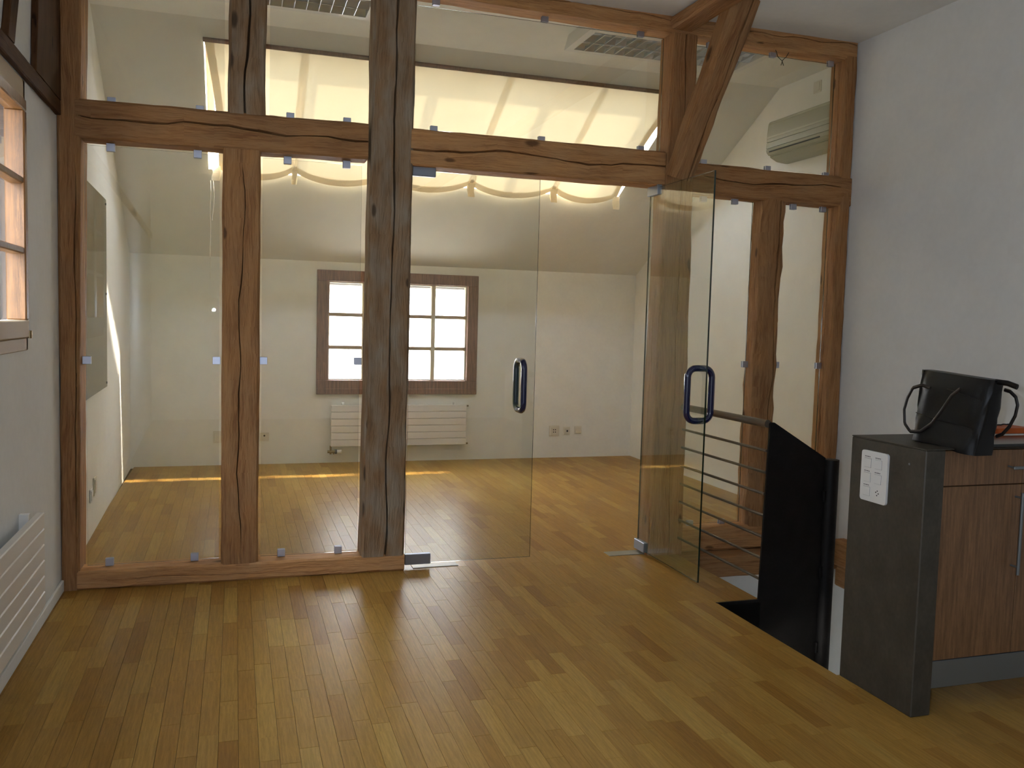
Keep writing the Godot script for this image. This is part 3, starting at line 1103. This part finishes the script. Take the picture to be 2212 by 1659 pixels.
func build_left_window() -> void:
	var w := structure("window_2", "orange-stained wooden casement window in the left wall")
	var x := HALL_LEFT
	var z0 := -4.20
	var z1 := -3.06
	var y0 := 1.27
	var y1 := 2.40
	# outer frame
	put_box("frame", Vector3(x - 0.07, y0, z0), Vector3(x + 0.004, y0 + 0.055, z1), 0.004, M.window_tan, w)
	put_box("frame", Vector3(x - 0.07, y1 - 0.085, z0), Vector3(x + 0.004, y1, z1), 0.004, M.window_tan, w)
	put_box("frame", Vector3(x - 0.07, y0, z0), Vector3(x + 0.004, y1, z0 + 0.03), 0.004, M.window_brown, w)
	put_box("frame", Vector3(x - 0.07, y0, z1 - 0.03), Vector3(x + 0.004, y1, z1), 0.004, M.window_brown, w)
	# two casements
	var mid := (z0 + z1) * 0.5
	for s in 2:
		var a := z0 + 0.03 if s == 0 else mid + 0.003
		var b := mid - 0.003 if s == 0 else z1 - 0.03
		var lo := y0 + 0.055
		var hi := y1 - 0.085
		var fr := 0.048
		put_box("sash", Vector3(x - 0.06, lo, a), Vector3(x + 0.016, lo + 0.075, b), 0.005, M.window_tan, w)
		put_box("sash", Vector3(x - 0.06, hi - fr, a), Vector3(x + 0.016, hi, b), 0.005, M.window_wood, w)
		put_box("sash", Vector3(x - 0.06, lo + 0.075, a), Vector3(x + 0.016, hi - fr, a + fr), 0.005, M.window_wood, w)
		put_box("sash", Vector3(x - 0.06, lo + 0.075, b - fr), Vector3(x + 0.016, hi - fr, b), 0.005, M.window_wood, w)
		for k in 2:
			var y := lerpf(lo + 0.075, hi - fr, (k + 1) / 3.0)
			put_box("glazing_bar", Vector3(x - 0.045, y - 0.014, a + fr - 0.002), Vector3(x + 0.010, y + 0.014, b - fr + 0.002), 0.005, M.window_wood, w)
		for k in 3:
			var ya := lerpf(lo + 0.075, hi - fr, k / 3.0)
			var yb := lerpf(lo + 0.075, hi - fr, (k + 1) / 3.0)
			put_box("pane", Vector3(x - 0.030, ya + 0.004, a + fr - 0.004), Vector3(x - 0.022, yb - 0.004, b - fr + 0.004), 0.0, M.window_glass, w)
	put_box("reveal_shade_board", Vector3(x - 0.32, y0, z0 - 0.001), Vector3(x - 0.07, y1, z0 + 0.012), 0.002, M.reveal_shade, w)  # added near-black board, stands in for shade on the pale reveal
	put_box("reveal_bead", Vector3(x - 0.13, y0, z0 + 0.012), Vector3(x - 0.10, y1, z0 + 0.03), 0.003, M.window_tan, w)
	put_tube("hinge", [Vector3(x + 0.012, y0 + 0.052, z0 + 0.012), Vector3(x + 0.012, y0 + 0.085, z0 + 0.012)], 0.011, M.brass, w, 8)

# ---------------------------------------------------------------- stairs
func build_stairs() -> void:
	var X := Vector3.RIGHT
	var Y := Vector3.UP
	var Z := Vector3.BACK
	var s := thing("staircase", "black steel stair descending to the right beside the sideboard", "staircase")
	var st := mb()
	var pts := PackedVector2Array([Vector2(2.425, 0.0), Vector2(2.668, 0.0), Vector2(2.690, 0.945), Vector2(2.698, 0.953), Vector2(2.716, 0.952), Vector2(3.046, 0.757), Vector2(3.046, -1.4), Vector2(2.425, -0.55)])
	prism(st, pts, Vector3(0, 0, STAIR_Z1 - 0.012), X, Y, Z * 0.012)
	put("side_plate", st, M.black_steel, s)
	put_tube("newel_post", [Vector3(3.088, -2.895, STAIR_Z1 - 0.006), Vector3(3.088, 0.746, STAIR_Z1 - 0.006)], 0.042, M.black_steel, s, 20)
	for k in 3:
		put_box("hinge_lug", Vector3(3.036, 0.52 - k * 0.42, STAIR_Z1 - 0.002), Vector3(3.052, 0.58 - k * 0.42, STAIR_Z1 + 0.016), 0.002, M.black_steel, s)
	for k in 7:
		put_box("tread", Vector3(2.43 + k * 0.17, -0.20 - k * 0.2, STAIR_Z1 + 0.01), Vector3(2.43 + k * 0.17 + 0.24, -0.17 - k * 0.2, STAIR_Z0 - 0.01), 0.003, M.black_steel, s)
	put_box("top_nosing", Vector3(STAIR_X - 0.004, -0.05, STAIR_Z1 - 0.012), Vector3(STAIR_X2, 0.002, STAIR_Z1 + 0.0), 0.001, M.black_steel, s)
	var r := thing("stair_railing", "low steel railing of seven thin bars guarding the stairwell", "railing")
	put_tube("handrail", [Vector3(2.684, 0.940, FRONT + 0.012), Vector3(2.684, 0.944, STAIR_Z1 - 0.0125)], 0.021, M.rail_steel, r, 16)
	for k in 7:
		var y := 0.800 - k * 0.1155
		put_tube("bar", [Vector3(2.684, y, FRONT + 0.012), Vector3(2.684, y, STAIR_Z1 - 0.0125)], 0.0075, M.rail_steel, r, 10)

# ---------------------------------------------------------------- things of the back room
func radiator(label: String, at: Vector3, along: Vector3, out: Vector3, L: float, valve: bool) -> void:
	# at = lower corner on the wall; front plates stacked upwards
	var o := thing("radiator", label, "radiator", at)
	var t := Transform3D(Basis(along, Vector3.UP, out), Vector3.ZERO)
	var h := 0.413
	for k in 6:
		var st := mb()
		box(st, Vector3(0, k * h / 6.0 + 0.0012, 0.040), Vector3(L, (k + 1) * h / 6.0 - 0.0012, 0.072), 0.004, t)
		put("panel", st, M.radiator, o)
	var st := mb()
	box(st, Vector3(0.03, 0.02, 0.035), Vector3(L - 0.03, h - 0.01, 0.045), 0.0, t)
	put("back_plate", st, M.radiator, o)
	for x in [0.12, L - 0.12]:
		st = mb()
		box(st, Vector3(x - 0.012, 0.03, 0.0), Vector3(x + 0.012, h + 0.02, 0.038), 0.002, t)
		put("bracket", st, M.radiator, o)
	for y in [0.012, h - 0.012]:
		st = mb()
		tube(st, [t * Vector3(L, y, 0.056), t * Vector3(L + 0.022, y, 0.056)], 0.009, 8)
		put("vent_plug", st, M.brass, o)
	if valve:
		st = mb()
		tube(st, [t * Vector3(-0.03, -0.05, 0.056), t * Vector3(0.04, -0.05, 0.056)], 0.014, 10)
		tube(st, [t * Vector3(0.0, -0.075, 0.056), t * Vector3(0.0, 0.01, 0.056)], 0.010, 10)
		tube(st, [t * Vector3(0.03, -0.075, 0.056), t * Vector3(0.03, -0.04, 0.056)], 0.008, 10)
		var v := put("valve", st, M.brass, o)
		st = mb()
		tube(st, [t * Vector3(0.04, -0.05, 0.056), t * Vector3(0.062, -0.05, 0.056)], 0.022, 12)
		put("collar", st, M.seam, v)
		st = mb()
		tube(st, [t * Vector3(0.062, -0.05, 0.056), t * Vector3(0.10, -0.05, 0.056), t * Vector3(0.106, -0.05, 0.056)], 0.021, 14)
		put("knob", st, M.plastic, v)

func wall_plate(called: String, label: String, category: String, at: Vector3, along: Vector3, out: Vector3, w: float, h: float, m: Material, holes: Array, group := "") -> Node3D:
	var o := thing(called, label, category, at, group)
	var t := Transform3D(Basis(along, Vector3.UP, out), Vector3.ZERO)
	var st := mb()
	box(st, Vector3(-w / 2, -h / 2, 0), Vector3(w / 2, h / 2, 0.010), 0.003, t)
	put("plate", st, m, o)
	st = mb()
	box(st, Vector3(-w * 0.36, -h * 0.36, 0.009), Vector3(w * 0.36, h * 0.36, 0.015), 0.002, t)
	put("insert", st, m, o)
	for q in holes:
		st = mb()
		tube(st, [t * Vector3(q[0], q[1], 0.010), t * Vector3(q[0], q[1], 0.0158)], q[2], 8)
		put("pin_hole", st, M.hole, o)
	return o

func luminaire(label: String, x0: float, x1: float, zn: float, zf: float) -> void:
	var o := thing("ceiling_light", label, "ceiling light", Vector3(0, 0, 0), "louvred ceiling lights, switched off")
	var y1 := CEIL_ROOM
	var y0 := CEIL_ROOM - 0.10
	# housing: sloping sides, open below
	var st := mb()
	var inx := 0.05
	var inz := 0.05
	var T := [Vector3(x0 + 0.02, y1, zf + 0.02), Vector3(x1 - 0.02, y1, zf + 0.02), Vector3(x1 - 0.02, y1, zn - 0.02), Vector3(x0 + 0.02, y1, zn - 0.02)]
	var B := [Vector3(x0, y0, zf), Vector3(x1, y0, zf), Vector3(x1, y0, zn), Vector3(x0, y0, zn)]
	var R := [Vector3(x0 + inx, y0, zf + inz), Vector3(x1 - inx, y0, zf + inz), Vector3(x1 - inx, y0, zn - inz), Vector3(x0 + inx, y0, zn - inz)]
	var c := Vector3((x0 + x1) / 2, y0, (zn + zf) / 2)
	for k in 4:
		var k2 := (k + 1) % 4
		face(st, [T[k], T[k2], B[k2], B[k]], (B[k] + B[k2]) * 0.5 - c)
		face(st, [B[k], B[k2], R[k2], R[k]], Vector3.DOWN)
		var up := Vector3(0, 0.06, 0)
		face(st, [R[k], R[k2], R[k2] + up, R[k] + up], c - (R[k] + R[k2]) * 0.5)
	face(st, [R[0] + Vector3(0, 0.06, 0), R[1] + Vector3(0, 0.06, 0), R[2] + Vector3(0, 0.06, 0), R[3] + Vector3(0, 0.06, 0)], Vector3.DOWN)
	put("housing", st, M.lamp_white, o)
	# reflector troughs: two lamps side by side
	var zm := (zn + zf) * 0.5
	for e in 2:
		var za := zf + inz + 0.004 if e == 0 else zm + 0.004
		var zb := zm - 0.004 if e == 0 else zn - inz - 0.004
		st = mb()
		var n := 8
		for k in n:
			var q := []
			for ab in [[0, 0], [1, 0], [1, 1], [0, 1]]:
				var f := float(k + ab[1]) / n
				q.append(Vector3(x0 + inx + 0.003 if ab[0] == 0 else x1 - inx - 0.003, y0 + 0.05 * sin(f * PI), lerpf(za, zb, f)))
			face(st, q, Vector3(0, -1, 0))
		var trough := put("reflector", st, M.reflector, o)
		put_tube("lamp_tube", [Vector3(x0 + inx + 0.02, y0 + 0.032, (za + zb) / 2), Vector3(x1 - inx - 0.02, y0 + 0.032, (za + zb) / 2)], 0.011, M.lamp_tube, trough, 10)
		var cells := 17
		for k in range(1, cells):
			var xx := lerpf(x0 + inx, x1 - inx, float(k) / cells)
			st = mb()
			var out := PackedVector2Array([Vector2(za, y0 - 0.002), Vector2(zb, y0 - 0.002), Vector2(zb, y0 + 0.008)])
			for q in 5:
				var f := 1.0 - q / 4.0
				out.append(Vector2(lerpf(za, zb, 0.08 + 0.84 * f), y0 + 0.012 + 0.018 * (1.0 - sin(f * PI))))
			out.append(Vector2(za, y0 + 0.008))
			prism(st, out, Vector3(xx - 0.0016, 0, 0), Vector3(0, 0, 1), Vector3.UP, Vector3(0.0032, 0, 0))
			put("louvre_blade", st, M.reflector, o)

func build_back_room() -> void:
	var X := Vector3.RIGHT
	var Z := Vector3.BACK
	radiator("flat white radiator under the barred back window", Vector3(0.90, 0.167, BACK), X, Z, 1.372, true)
	wall_plate("blank_plate", "cream cover plate low on the back wall, half behind the slim stud", "wall plate", Vector3(-0.155, 0.272, BACK), X, Z, 0.085, 0.115, M.plastic_cream, [], "")
	wall_plate("socket", "cream socket with one dark hole, left of the back radiator", "socket", Vector3(0.272, 0.268, BACK), X, Z, 0.085, 0.085, M.plastic_cream, [[0, 0.012, 0.009]], "")
	wall_plate("socket", "widest of three right-hand sockets, with four dark holes", "socket", Vector3(3.262, 0.288, BACK), X, Z, 0.115, 0.115, M.plastic_cream, [[-0.011, 0.014, 0.006], [0.011, 0.014, 0.006], [-0.011, -0.012, 0.006], [0.011, -0.012, 0.006]], "")
	wall_plate("socket", "middle of three right-hand sockets, with one dark hole", "socket", Vector3(3.405, 0.286, BACK), X, Z, 0.075, 0.085, M.plastic_cream, [[0.004, 0.0, 0.010]], "")
	wall_plate("socket", "rightmost plain socket of the three on the back wall", "socket", Vector3(3.535, 0.296, BACK), X, Z, 0.08, 0.08, M.plastic_cream, [], "")
	var lw := func(z: float) -> float: return -0.855 - 0.07 * (-4.92 - z) / 3.83
	wall_plate("wall_switch", "cream plate low on the back room's left wall, nearer the corner", "wall plate", Vector3(lw.call(-6.21) + 0.001, 0.302, -6.21), -Z, X, 0.085, 0.12, M.plastic_cream, [], "")
	wall_plate("wall_switch", "pale plate low on the back room's left wall, nearer the partition", "wall plate", Vector3(lw.call(-6.03) + 0.001, 0.275, -6.03), -Z, X, 0.08, 0.085, M.plastic, [], "")
	wall_plate("wall_switch", "small pale plate on the right wall above the air conditioner", "wall plate", Vector3(ROOM_RIGHT, 3.26, -5.72), -Z, -X, 0.09, 0.085, M.plastic_cream, [], "")
	# grey glass board
	var b := thing("wall_board", "grey glossy board hanging on the back room's left wall", "board", Vector3(0, 0, 0))
	var st := mb()
	var t := Transform3D(Basis(Vector3(-0.0183, 0, -1).normalized(), Vector3.UP, Vector3(1, 0, -0.0183).normalized()), Vector3(lw.call(-5.55), 0.905, -5.55))
	box(st, Vector3(0, 0, 0.004), Vector3(1.30, 1.325, 0.016), 0.002, t)
	put("panel", st, M.board, b)
	for q in [[0.03, 0.03], [1.27, 0.03], [0.03, 1.29], [1.27, 1.29], [1.27, 0.66]]:
		st = mb()
		tube(st, [t * Vector3(q[0], q[1], 0.014), t * Vector3(q[0], q[1], 0.020)], 0.008, 10)
		put("screw", st, M.seam, b)
	# ceiling lights and the trunking between them
	luminaire("louvred ceiling light at the top left, half hidden by the studs", -0.50, 0.80, -5.17, -5.56)
	luminaire("louvred ceiling light behind the brace at the upper right", 2.10, 3.43, -5.19, -5.66)
	var c := thing("cable_trunking", "thin white cable trunking between the two ceiling lights", "trunking")
	put_box("channel", Vector3(0.80, CEIL_ROOM - 0.018, -5.30), Vector3(2.12, CEIL_ROOM, -5.275), 0.003, M.lamp_white, c)
	# air conditioner
	var a := thing("air_conditioner", "beige wall-mounted air conditioner high on the right wall", "air conditioner")
	var z0 := -6.06
	var z1 := -5.19
	var prof := PackedVector2Array()
	# profile in (distance from the wall, y)
	for q in [[0.0, 3.060], [0.150, 3.060], [0.178, 3.052], [0.190, 3.032], [0.197, 2.96], [0.200, 2.893], [0.193, 2.891], [0.193, 2.886], [0.201, 2.884], [0.2035, 2.845], [0.195, 2.843], [0.195, 2.838], [0.2025, 2.836], [0.197, 2.815], [0.178, 2.795], [0.168, 2.796], [0.160, 2.790], [0.164, 2.783], [0.10, 2.752], [0.03, 2.745], [0.0, 2.745]]:
		prof.append(Vector2(q[0], q[1]))
	st = mb()
	prism(st, prof, Vector3(ROOM_RIGHT, 0, z0), -X, Vector3.UP, Vector3(0, 0, z1 - z0))
	put("body", st, M.aircon, a)
	for y in [3.035, 2.925]:
		put_box("trim_strip", Vector3(ROOM_RIGHT - 0.2015 if y < 3 else ROOM_RIGHT - 0.193, y - 0.008, z0 + 0.01), Vector3(ROOM_RIGHT - 0.19 if y < 3 else ROOM_RIGHT - 0.18, y + 0.008, z1 - 0.05), 0.002, M.aircon_pale, a)
	st = mb()
	box(st, Vector3(0, 0, 0), Vector3(0.62, 0.010, 0.006), 0.001, Transform3D(Basis(Vector3(0, 0, 1), Vector3.UP, -X), Vector3(ROOM_RIGHT - 0.196, 2.812, z0 + 0.04)))
	put("air_slot", st, M.hole, a)
	st = mb()
	tube(st, [Vector3(ROOM_RIGHT - 0.19, 2.805, z1 - 0.09), Vector3(ROOM_RIGHT - 0.2005, 2.803, z1 - 0.09)], 0.013, 12)
	put("sensor", st, M.hole, a)
	st = mb()
	box(st, Vector3(ROOM_RIGHT - 0.19, 2.745, z1 - 0.005), Vector3(ROOM_RIGHT - 0.02, 3.05, z1 + 0.012), 0.006)
	put("end_cap", st, M.aircon, a)
	# loose wire from the top beam
	var wr := thing("loose_wire", "short loose wire dangling from the top beam at right", "wire")
	put_tube("strand", [Vector3(3.245, 3.222, -4.93), Vector3(3.262, 3.195, -4.93), Vector3(3.275, 3.165, -4.93), Vector3(3.305, 3.145, -4.93), Vector3(3.32, 3.115, -4.93)], 0.0022, M.wire, wr, 6)
	put_tube("strand", [Vector3(3.365, 3.215, -4.935), Vector3(3.335, 3.17, -4.93), Vector3(3.312, 3.15, -4.93), Vector3(3.30, 3.115, -4.93)], 0.0022, M.wire, wr, 6)

# ---------------------------------------------------------------- left of the hall
func build_hall_left() -> void:
	radiator("flat white radiator on the left wall at the picture's edge", Vector3(HALL_LEFT, 0.167, -4.135), Vector3.BACK, Vector3.RIGHT, 1.3, false)

# ---------------------------------------------------------------- sideboard, bag and small things
func build_sideboard() -> void:
	var X := Vector3.RIGHT
	var zf := -2.60
	var zb := -2.995
	var o := thing("sideboard", "sideboard with grey steel end panel and brown wooden front", "sideboard")
	put_box("end_panel", Vector3(2.427, 0.0, zb), Vector3(2.518, 1.014, -2.585), 0.004, M.sheet_steel, o)
	put_box("top", Vector3(2.427, 1.0145, zb), Vector3(HALL_RIGHT - 0.01, 1.019, -2.585), 0.0015, M.sheet_steel, o)
	put_box("carcass", Vector3(2.52, 0.20, zb), Vector3(HALL_RIGHT - 0.02, 1.012, zf - 0.02), 0.0, M.beech, o)
	var w := 0.385
	for k in 3:
		var x0 := 2.521 + k * (w + 0.003)
		var x1 := minf(x0 + w, HALL_RIGHT - 0.02)
		var dr := put_box("drawer", Vector3(x0, 0.876, zf - 0.02), Vector3(x1, 1.009, zf), 0.0015, M.beech_drawer, o)
		var hx := x1 - 0.028
		var st := mb()
		tube(st, [Vector3(hx - 0.045, 0.945, zf), Vector3(hx - 0.045, 0.943, zf + 0.028)], 0.004, 8)
		box(st, Vector3(hx - 0.05, 0.936, zf + 0.026), Vector3(hx + 0.02, 0.948, zf + 0.034), 0.002)
		put("handle", st, M.alu, dr)
		var dd := put_box("door", Vector3(x0, 0.205, zf - 0.02), Vector3(x1, 0.872, zf), 0.0015, M.beech, o)
		st = mb()
		for y in [0.555, 0.825]:
			tube(st, [Vector3(hx, y, zf), Vector3(hx, y, zf + 0.032)], 0.004, 8)
		tube(st, [Vector3(hx, 0.525, zf + 0.034), Vector3(hx, 0.845, zf + 0.034)], 0.0062, 10)
		put("handle", st, M.alu, dd)
	put_box("lower_rail", Vector3(2.519, 0.094, zf - 0.03), Vector3(HALL_RIGHT - 0.02, 0.200, zf - 0.004), 0.002, M.alu, o)
	for x in [2.75, 3.5]:
		put_tube("foot", [Vector3(x, 0.0, -2.85), Vector3(x, 0.2, -2.85)], 0.02, M.black_steel, o, 12)
	# small screw and dent on the panel
	var st := mb()
	tube(st, [Vector3(2.428, 0.952, -2.665), Vector3(2.4245, 0.952, -2.665)], 0.0045, 10)
	put("screw", st, M.alu, o)
	# switch panel on the end panel
	var s := thing("switch_panel", "white switch panel with five rockers on the steel end panel", "switch panel", Vector3(2.427, 0.8705, -2.845))
	# local: along +z (towards the viewer, drawn rightwards), up, out = -x
	var t := Transform3D(Basis(Vector3(0, 0, 1), Vector3.UP, -X), Vector3.ZERO)
	st = mb()
	rounded_plate(st, t, 0.148, 0.202, 0.012, 0.009)
	put("plate", st, M.plastic, s)
	for q in [[-0.036, 0.052], [0.024, 0.052], [-0.036, -0.006], [0.024, -0.006], [-0.036, -0.062]]:
		st = mb()
		box(st, Vector3(q[0] - 0.0195, q[1] - 0.0185, 0.0085), Vector3(q[0] + 0.0195, q[1] + 0.0185, 0.0094), 0.0003, t)
		put("gap_line", st, M.seam, s)
		st = mb()
		box(st, Vector3(q[0] - 0.0188, q[1] - 0.0178, 0.0085), Vector3(q[0] + 0.0188, q[1] + 0.0178, 0.0115), 0.001, t)
		put("rocker", st, M.plastic, s)
		# caption strip above each rocker: short dark dashes too small to read
		st = mb()
		var dx := -0.018
		for wd in [0.006, 0.004, 0.009, 0.005]:
			box(st, Vector3(q[0] + dx, q[1] + 0.0235, 0.0088), Vector3(q[0] + dx + wd, q[1] + 0.0265, 0.0095), 0.0, t)
			dx += wd + 0.0022
		put("caption", st, M.seam, s)
	st = mb()
	for q in [[0.018, -0.058], [0.032, -0.062], [0.024, -0.070], [0.026, -0.052]]:
		tube(st, [t * Vector3(q[0] + 0.0, q[1], 0.0085), t * Vector3(q[0], q[1], 0.0096)], 0.0028, 8)
	put("socket_holes", st, M.hole, s)

	build_bag()
	# flat things right of the bag
	var f := thing("black_folder", "glossy black folder lying on the sideboard right of the bag", "folder")
	st = mb()
	box(st, Vector3(2.70, 1.0195, -2.80), Vector3(3.16, 1.034, -2.575), 0.004)
	put("cover", st, M.black_gloss, f)
	st = mb()
	box(st, Vector3(2.705, 1.0225, -2.795), Vector3(3.165, 1.030, -2.58), 0.0)
	put("pages", st, M.paper, f)
	var p := thing("paper_stack", "loose paper stack with curling top sheet behind the bag", "papers")
	st = mb()
	box(st, Vector3(2.80, 1.0195, -2.965), Vector3(3.30, 1.036, -2.815), 0.001)
	put("sheets", st, M.paper, p)
	var g := thing("orange_book", "orange-edged book lying on the papers behind the bag", "book")
	st = mb()
	box(st, Vector3(2.84, 1.0365, -2.96), Vector3(3.20, 1.060, -2.83), 0.002)
	put("cover", st, M.orange, g)
	var cb := thing("thin_cable", "thin black cable lying on the orange book", "cable")
	var cp := []
	for k in 14:
		cp.append(Vector3(2.86 + k * 0.024, 1.0645 + 0.0025 * absf(sin(k * 1.3)), -2.90 + 0.012 * sin(k * 0.9)))
	put_tube("strand", cp, 0.003, M.hole, cb, 6)

func rounded_plate(st: SurfaceTool, t: Transform3D, w: float, h: float, r: float, d: float) -> void:
	var out := PackedVector2Array()
	for q in 4:
		var cx := (w / 2 - r) * (1.0 if q in [0, 3] else -1.0)
		var cy := (h / 2 - r) * (1.0 if q in [0, 1] else -1.0)
		for k in 6:
			var a := q * PI / 2 + k * PI / 10
			out.append(Vector2(cx + cos(a) * r, cy + sin(a) * r))
	prism(st, out, t * Vector3.ZERO, t.basis.x, t.basis.y, t.basis.z * d)

func build_bag() -> void:
	var b := thing("handbag", "black leather handbag leaning on the sideboard", "bag")
	# a soft box: rings from bottom to top; local frame is tilted a little clockwise
	var rows := 16
	var cols := 40
	var st := mb()
	# its broad face looks towards -x; corners of that face (far bottom, near bottom, near top, far top)
	var LB := Vector3(2.556, 1.022, -2.818)
	var RB := Vector3(2.560, 1.003, -2.512)
	var RT := Vector3(2.585, 1.284, -2.462)
	var LT := Vector3(2.580, 1.302, -2.806)
	var nz := noise(808, 1.0, 2)
	var grid := []
	for j in rows + 1:
		var v := float(j) / rows
		var ring := []
		var a := LB.lerp(LT, v)
		var c := RB.lerp(RT, v)
		var ctr := (a + c) * 0.5
		var along := (c - a) * 0.5
		var depth := lerpf(0.058, 0.030, pow(v, 1.2))
		var back := Vector3(1, 0, 0)
		for i in cols:
			var ang := TAU * i / cols
			# super-ellipse ring
			var e := 0.34
			var cx := signf(cos(ang)) * pow(absf(cos(ang)), e * 0.8)
			var sz := signf(sin(ang)) * pow(absf(sin(ang)), e)
			var p := ctr + along * cx + back * (depth + depth * sz)
			var bulge := nz.get_noise_3d(p.z * 7.0, p.y * 7.0, sz * 2.0) * 0.012
			p += Vector3(bulge if sz > 0 else -bulge, 0, 0)
			# the near end droops a little over the edge of the sideboard
			if p.z < -2.575:
				p.y = maxf(p.y, 1.0225 + v * 0.2)
			ring.append(p)
		grid.append(ring)
	for j in rows:
		for i in cols:
			var i2 := (i + 1) % cols
			var q := [grid[j][i], grid[j][i2], grid[j + 1][i2], grid[j + 1][i]]
			var nn := []
			for ab in [[0, 0], [1, 0], [1, 1], [0, 1]]:
				var ii: int = (i + ab[0]) % cols
				var jj: int = j + ab[1]
				var tx: Vector3 = grid[jj][(ii + 1) % cols] - grid[jj][(ii - 1 + cols) % cols]
				var ty: Vector3 = grid[mini(jj + 1, rows)][ii] - grid[maxi(jj - 1, 0)][ii]
				var n := tx.cross(ty).normalized()
				var cc: Vector3 = (grid[jj][0] + grid[jj][cols / 2]) * 0.5
				if n.dot(grid[jj][ii] - cc) < 0: n = -n
				nn.append(n)
			quad_n(st, [q[0], nn[0]], [q[1], nn[1]], [q[2], nn[2]], [q[3], nn[3]])
	for e in [0, rows]:
		var ctr := Vector3.ZERO
		for p in grid[e]:
			ctr += p / cols
		for i in cols:
			face(st, [ctr, grid[e][i], grid[e][(i + 1) % cols]], Vector3.DOWN if e == 0 else Vector3.UP)
	put("body", st, M.leather, b)
	# zip end sticking out at the near top corner
	st = mb()
	tube(st, [Vector3(2.612, 1.278, -2.475), Vector3(2.614, 1.276, -2.425), Vector3(2.616, 1.266, -2.385)], 0.006, 8, false, 0.010)
	put("zip_end", st, M.leather, b)
	# stitched seams on the broad face
	var on := func(a: float, v: float) -> Vector3: return LB.lerp(RB, a).lerp(LT.lerp(RT, a), v) + Vector3(-0.006, 0, 0)
	put_tube("seam", [on.call(0.06, 0.40), on.call(0.5, 0.36), on.call(0.93, 0.34)], 0.0018, M.strap, b, 6)
	put_tube("seam", [on.call(0.45, 0.80), on.call(0.7, 0.76), on.call(0.94, 0.73)], 0.0018, M.strap, b, 6)
	# carrying straps: one looped on the broad face, one hanging at the back
	put("strap", strap([Vector3(2.546, 1.236, -2.712), Vector3(2.546, 1.244, -2.755), Vector3(2.546, 1.229, -2.803), Vector3(2.546, 1.186, -2.829), Vector3(2.546, 1.139, -2.843), Vector3(2.546, 1.084, -2.836), Vector3(2.546, 1.056, -2.804), Vector3(2.546, 1.063, -2.750), Vector3(2.546, 1.100, -2.696), Vector3(2.546, 1.159, -2.648), Vector3(2.546, 1.215, -2.607), Vector3(2.546, 1.245, -2.566)], 0.0035, 0.007), M.strap, b)
	put("strap", strap([Vector3(2.665, 1.248, -2.484), Vector3(2.665, 1.244, -2.460), Vector3(2.665, 1.226, -2.434), Vector3(2.665, 1.198, -2.424), Vector3(2.665, 1.159, -2.431), Vector3(2.665, 1.117, -2.453), Vector3(2.665, 1.086, -2.481), Vector3(2.665, 1.074, -2.507)], 0.0035, 0.007), M.strap, b)

func strap(ctrl: Array, r: float, rx: float) -> SurfaceTool:
	var c := Curve3D.new()
	for i in ctrl.size():
		var tan: Vector3 = (ctrl[mini(i + 1, ctrl.size() - 1)] - ctrl[maxi(i - 1, 0)]) * 0.17
		c.add_point(ctrl[i], -tan, tan)
	var pts := []
	var n := 60
	for k in n + 1:
		pts.append(c.sample_baked(c.get_baked_length() * k / n))
	var st := mb()
	tube(st, pts, r, 8, false, rx)
	return st

# ---------------------------------------------------------------- outside the windows
func build_outside() -> void:
	var h := thing("neighbouring_house", "bright house front far behind the barred back window", "building")
	put_box("wall", Vector3(-1.5, -8, -21.3), Vector3(16, 9, -21), 0.0, M.facade, h)
	for x in [1.2, 3.2, 4.4]:
		put_box("lintel", Vector3(x, 2.02, -21.0), Vector3(x + 0.9, 2.2, -20.95), 0.0, M.facade_grey, h)
	put_box("shutter", Vector3(5.62, 0.9, -21.0), Vector3(5.9, 2.2, -20.93), 0.01, M.facade_red, h)
	h = thing("courtyard_house", "house front outside the left casement window, its shade put into dark grey", "building")
	put_box("wall", Vector3(-6.3, -8, -45), Vector3(-6.0, 6.2, 4), 0.0, M.facade_shaded, h)
	for z in [-34.0, -28.0, -22.0, -16.0, -10.0, -4.0]:
		var wi := put_box("window", Vector3(-6.0, 0.6, z), Vector3(-5.97, 2.2, z + 1.1), 0.0, M.facade_window, h)
		put_box("window_frame", Vector3(-5.98, 0.55, z - 0.06), Vector3(-5.95, 0.62, z + 1.16), 0.0, M.facade_grey, wi)
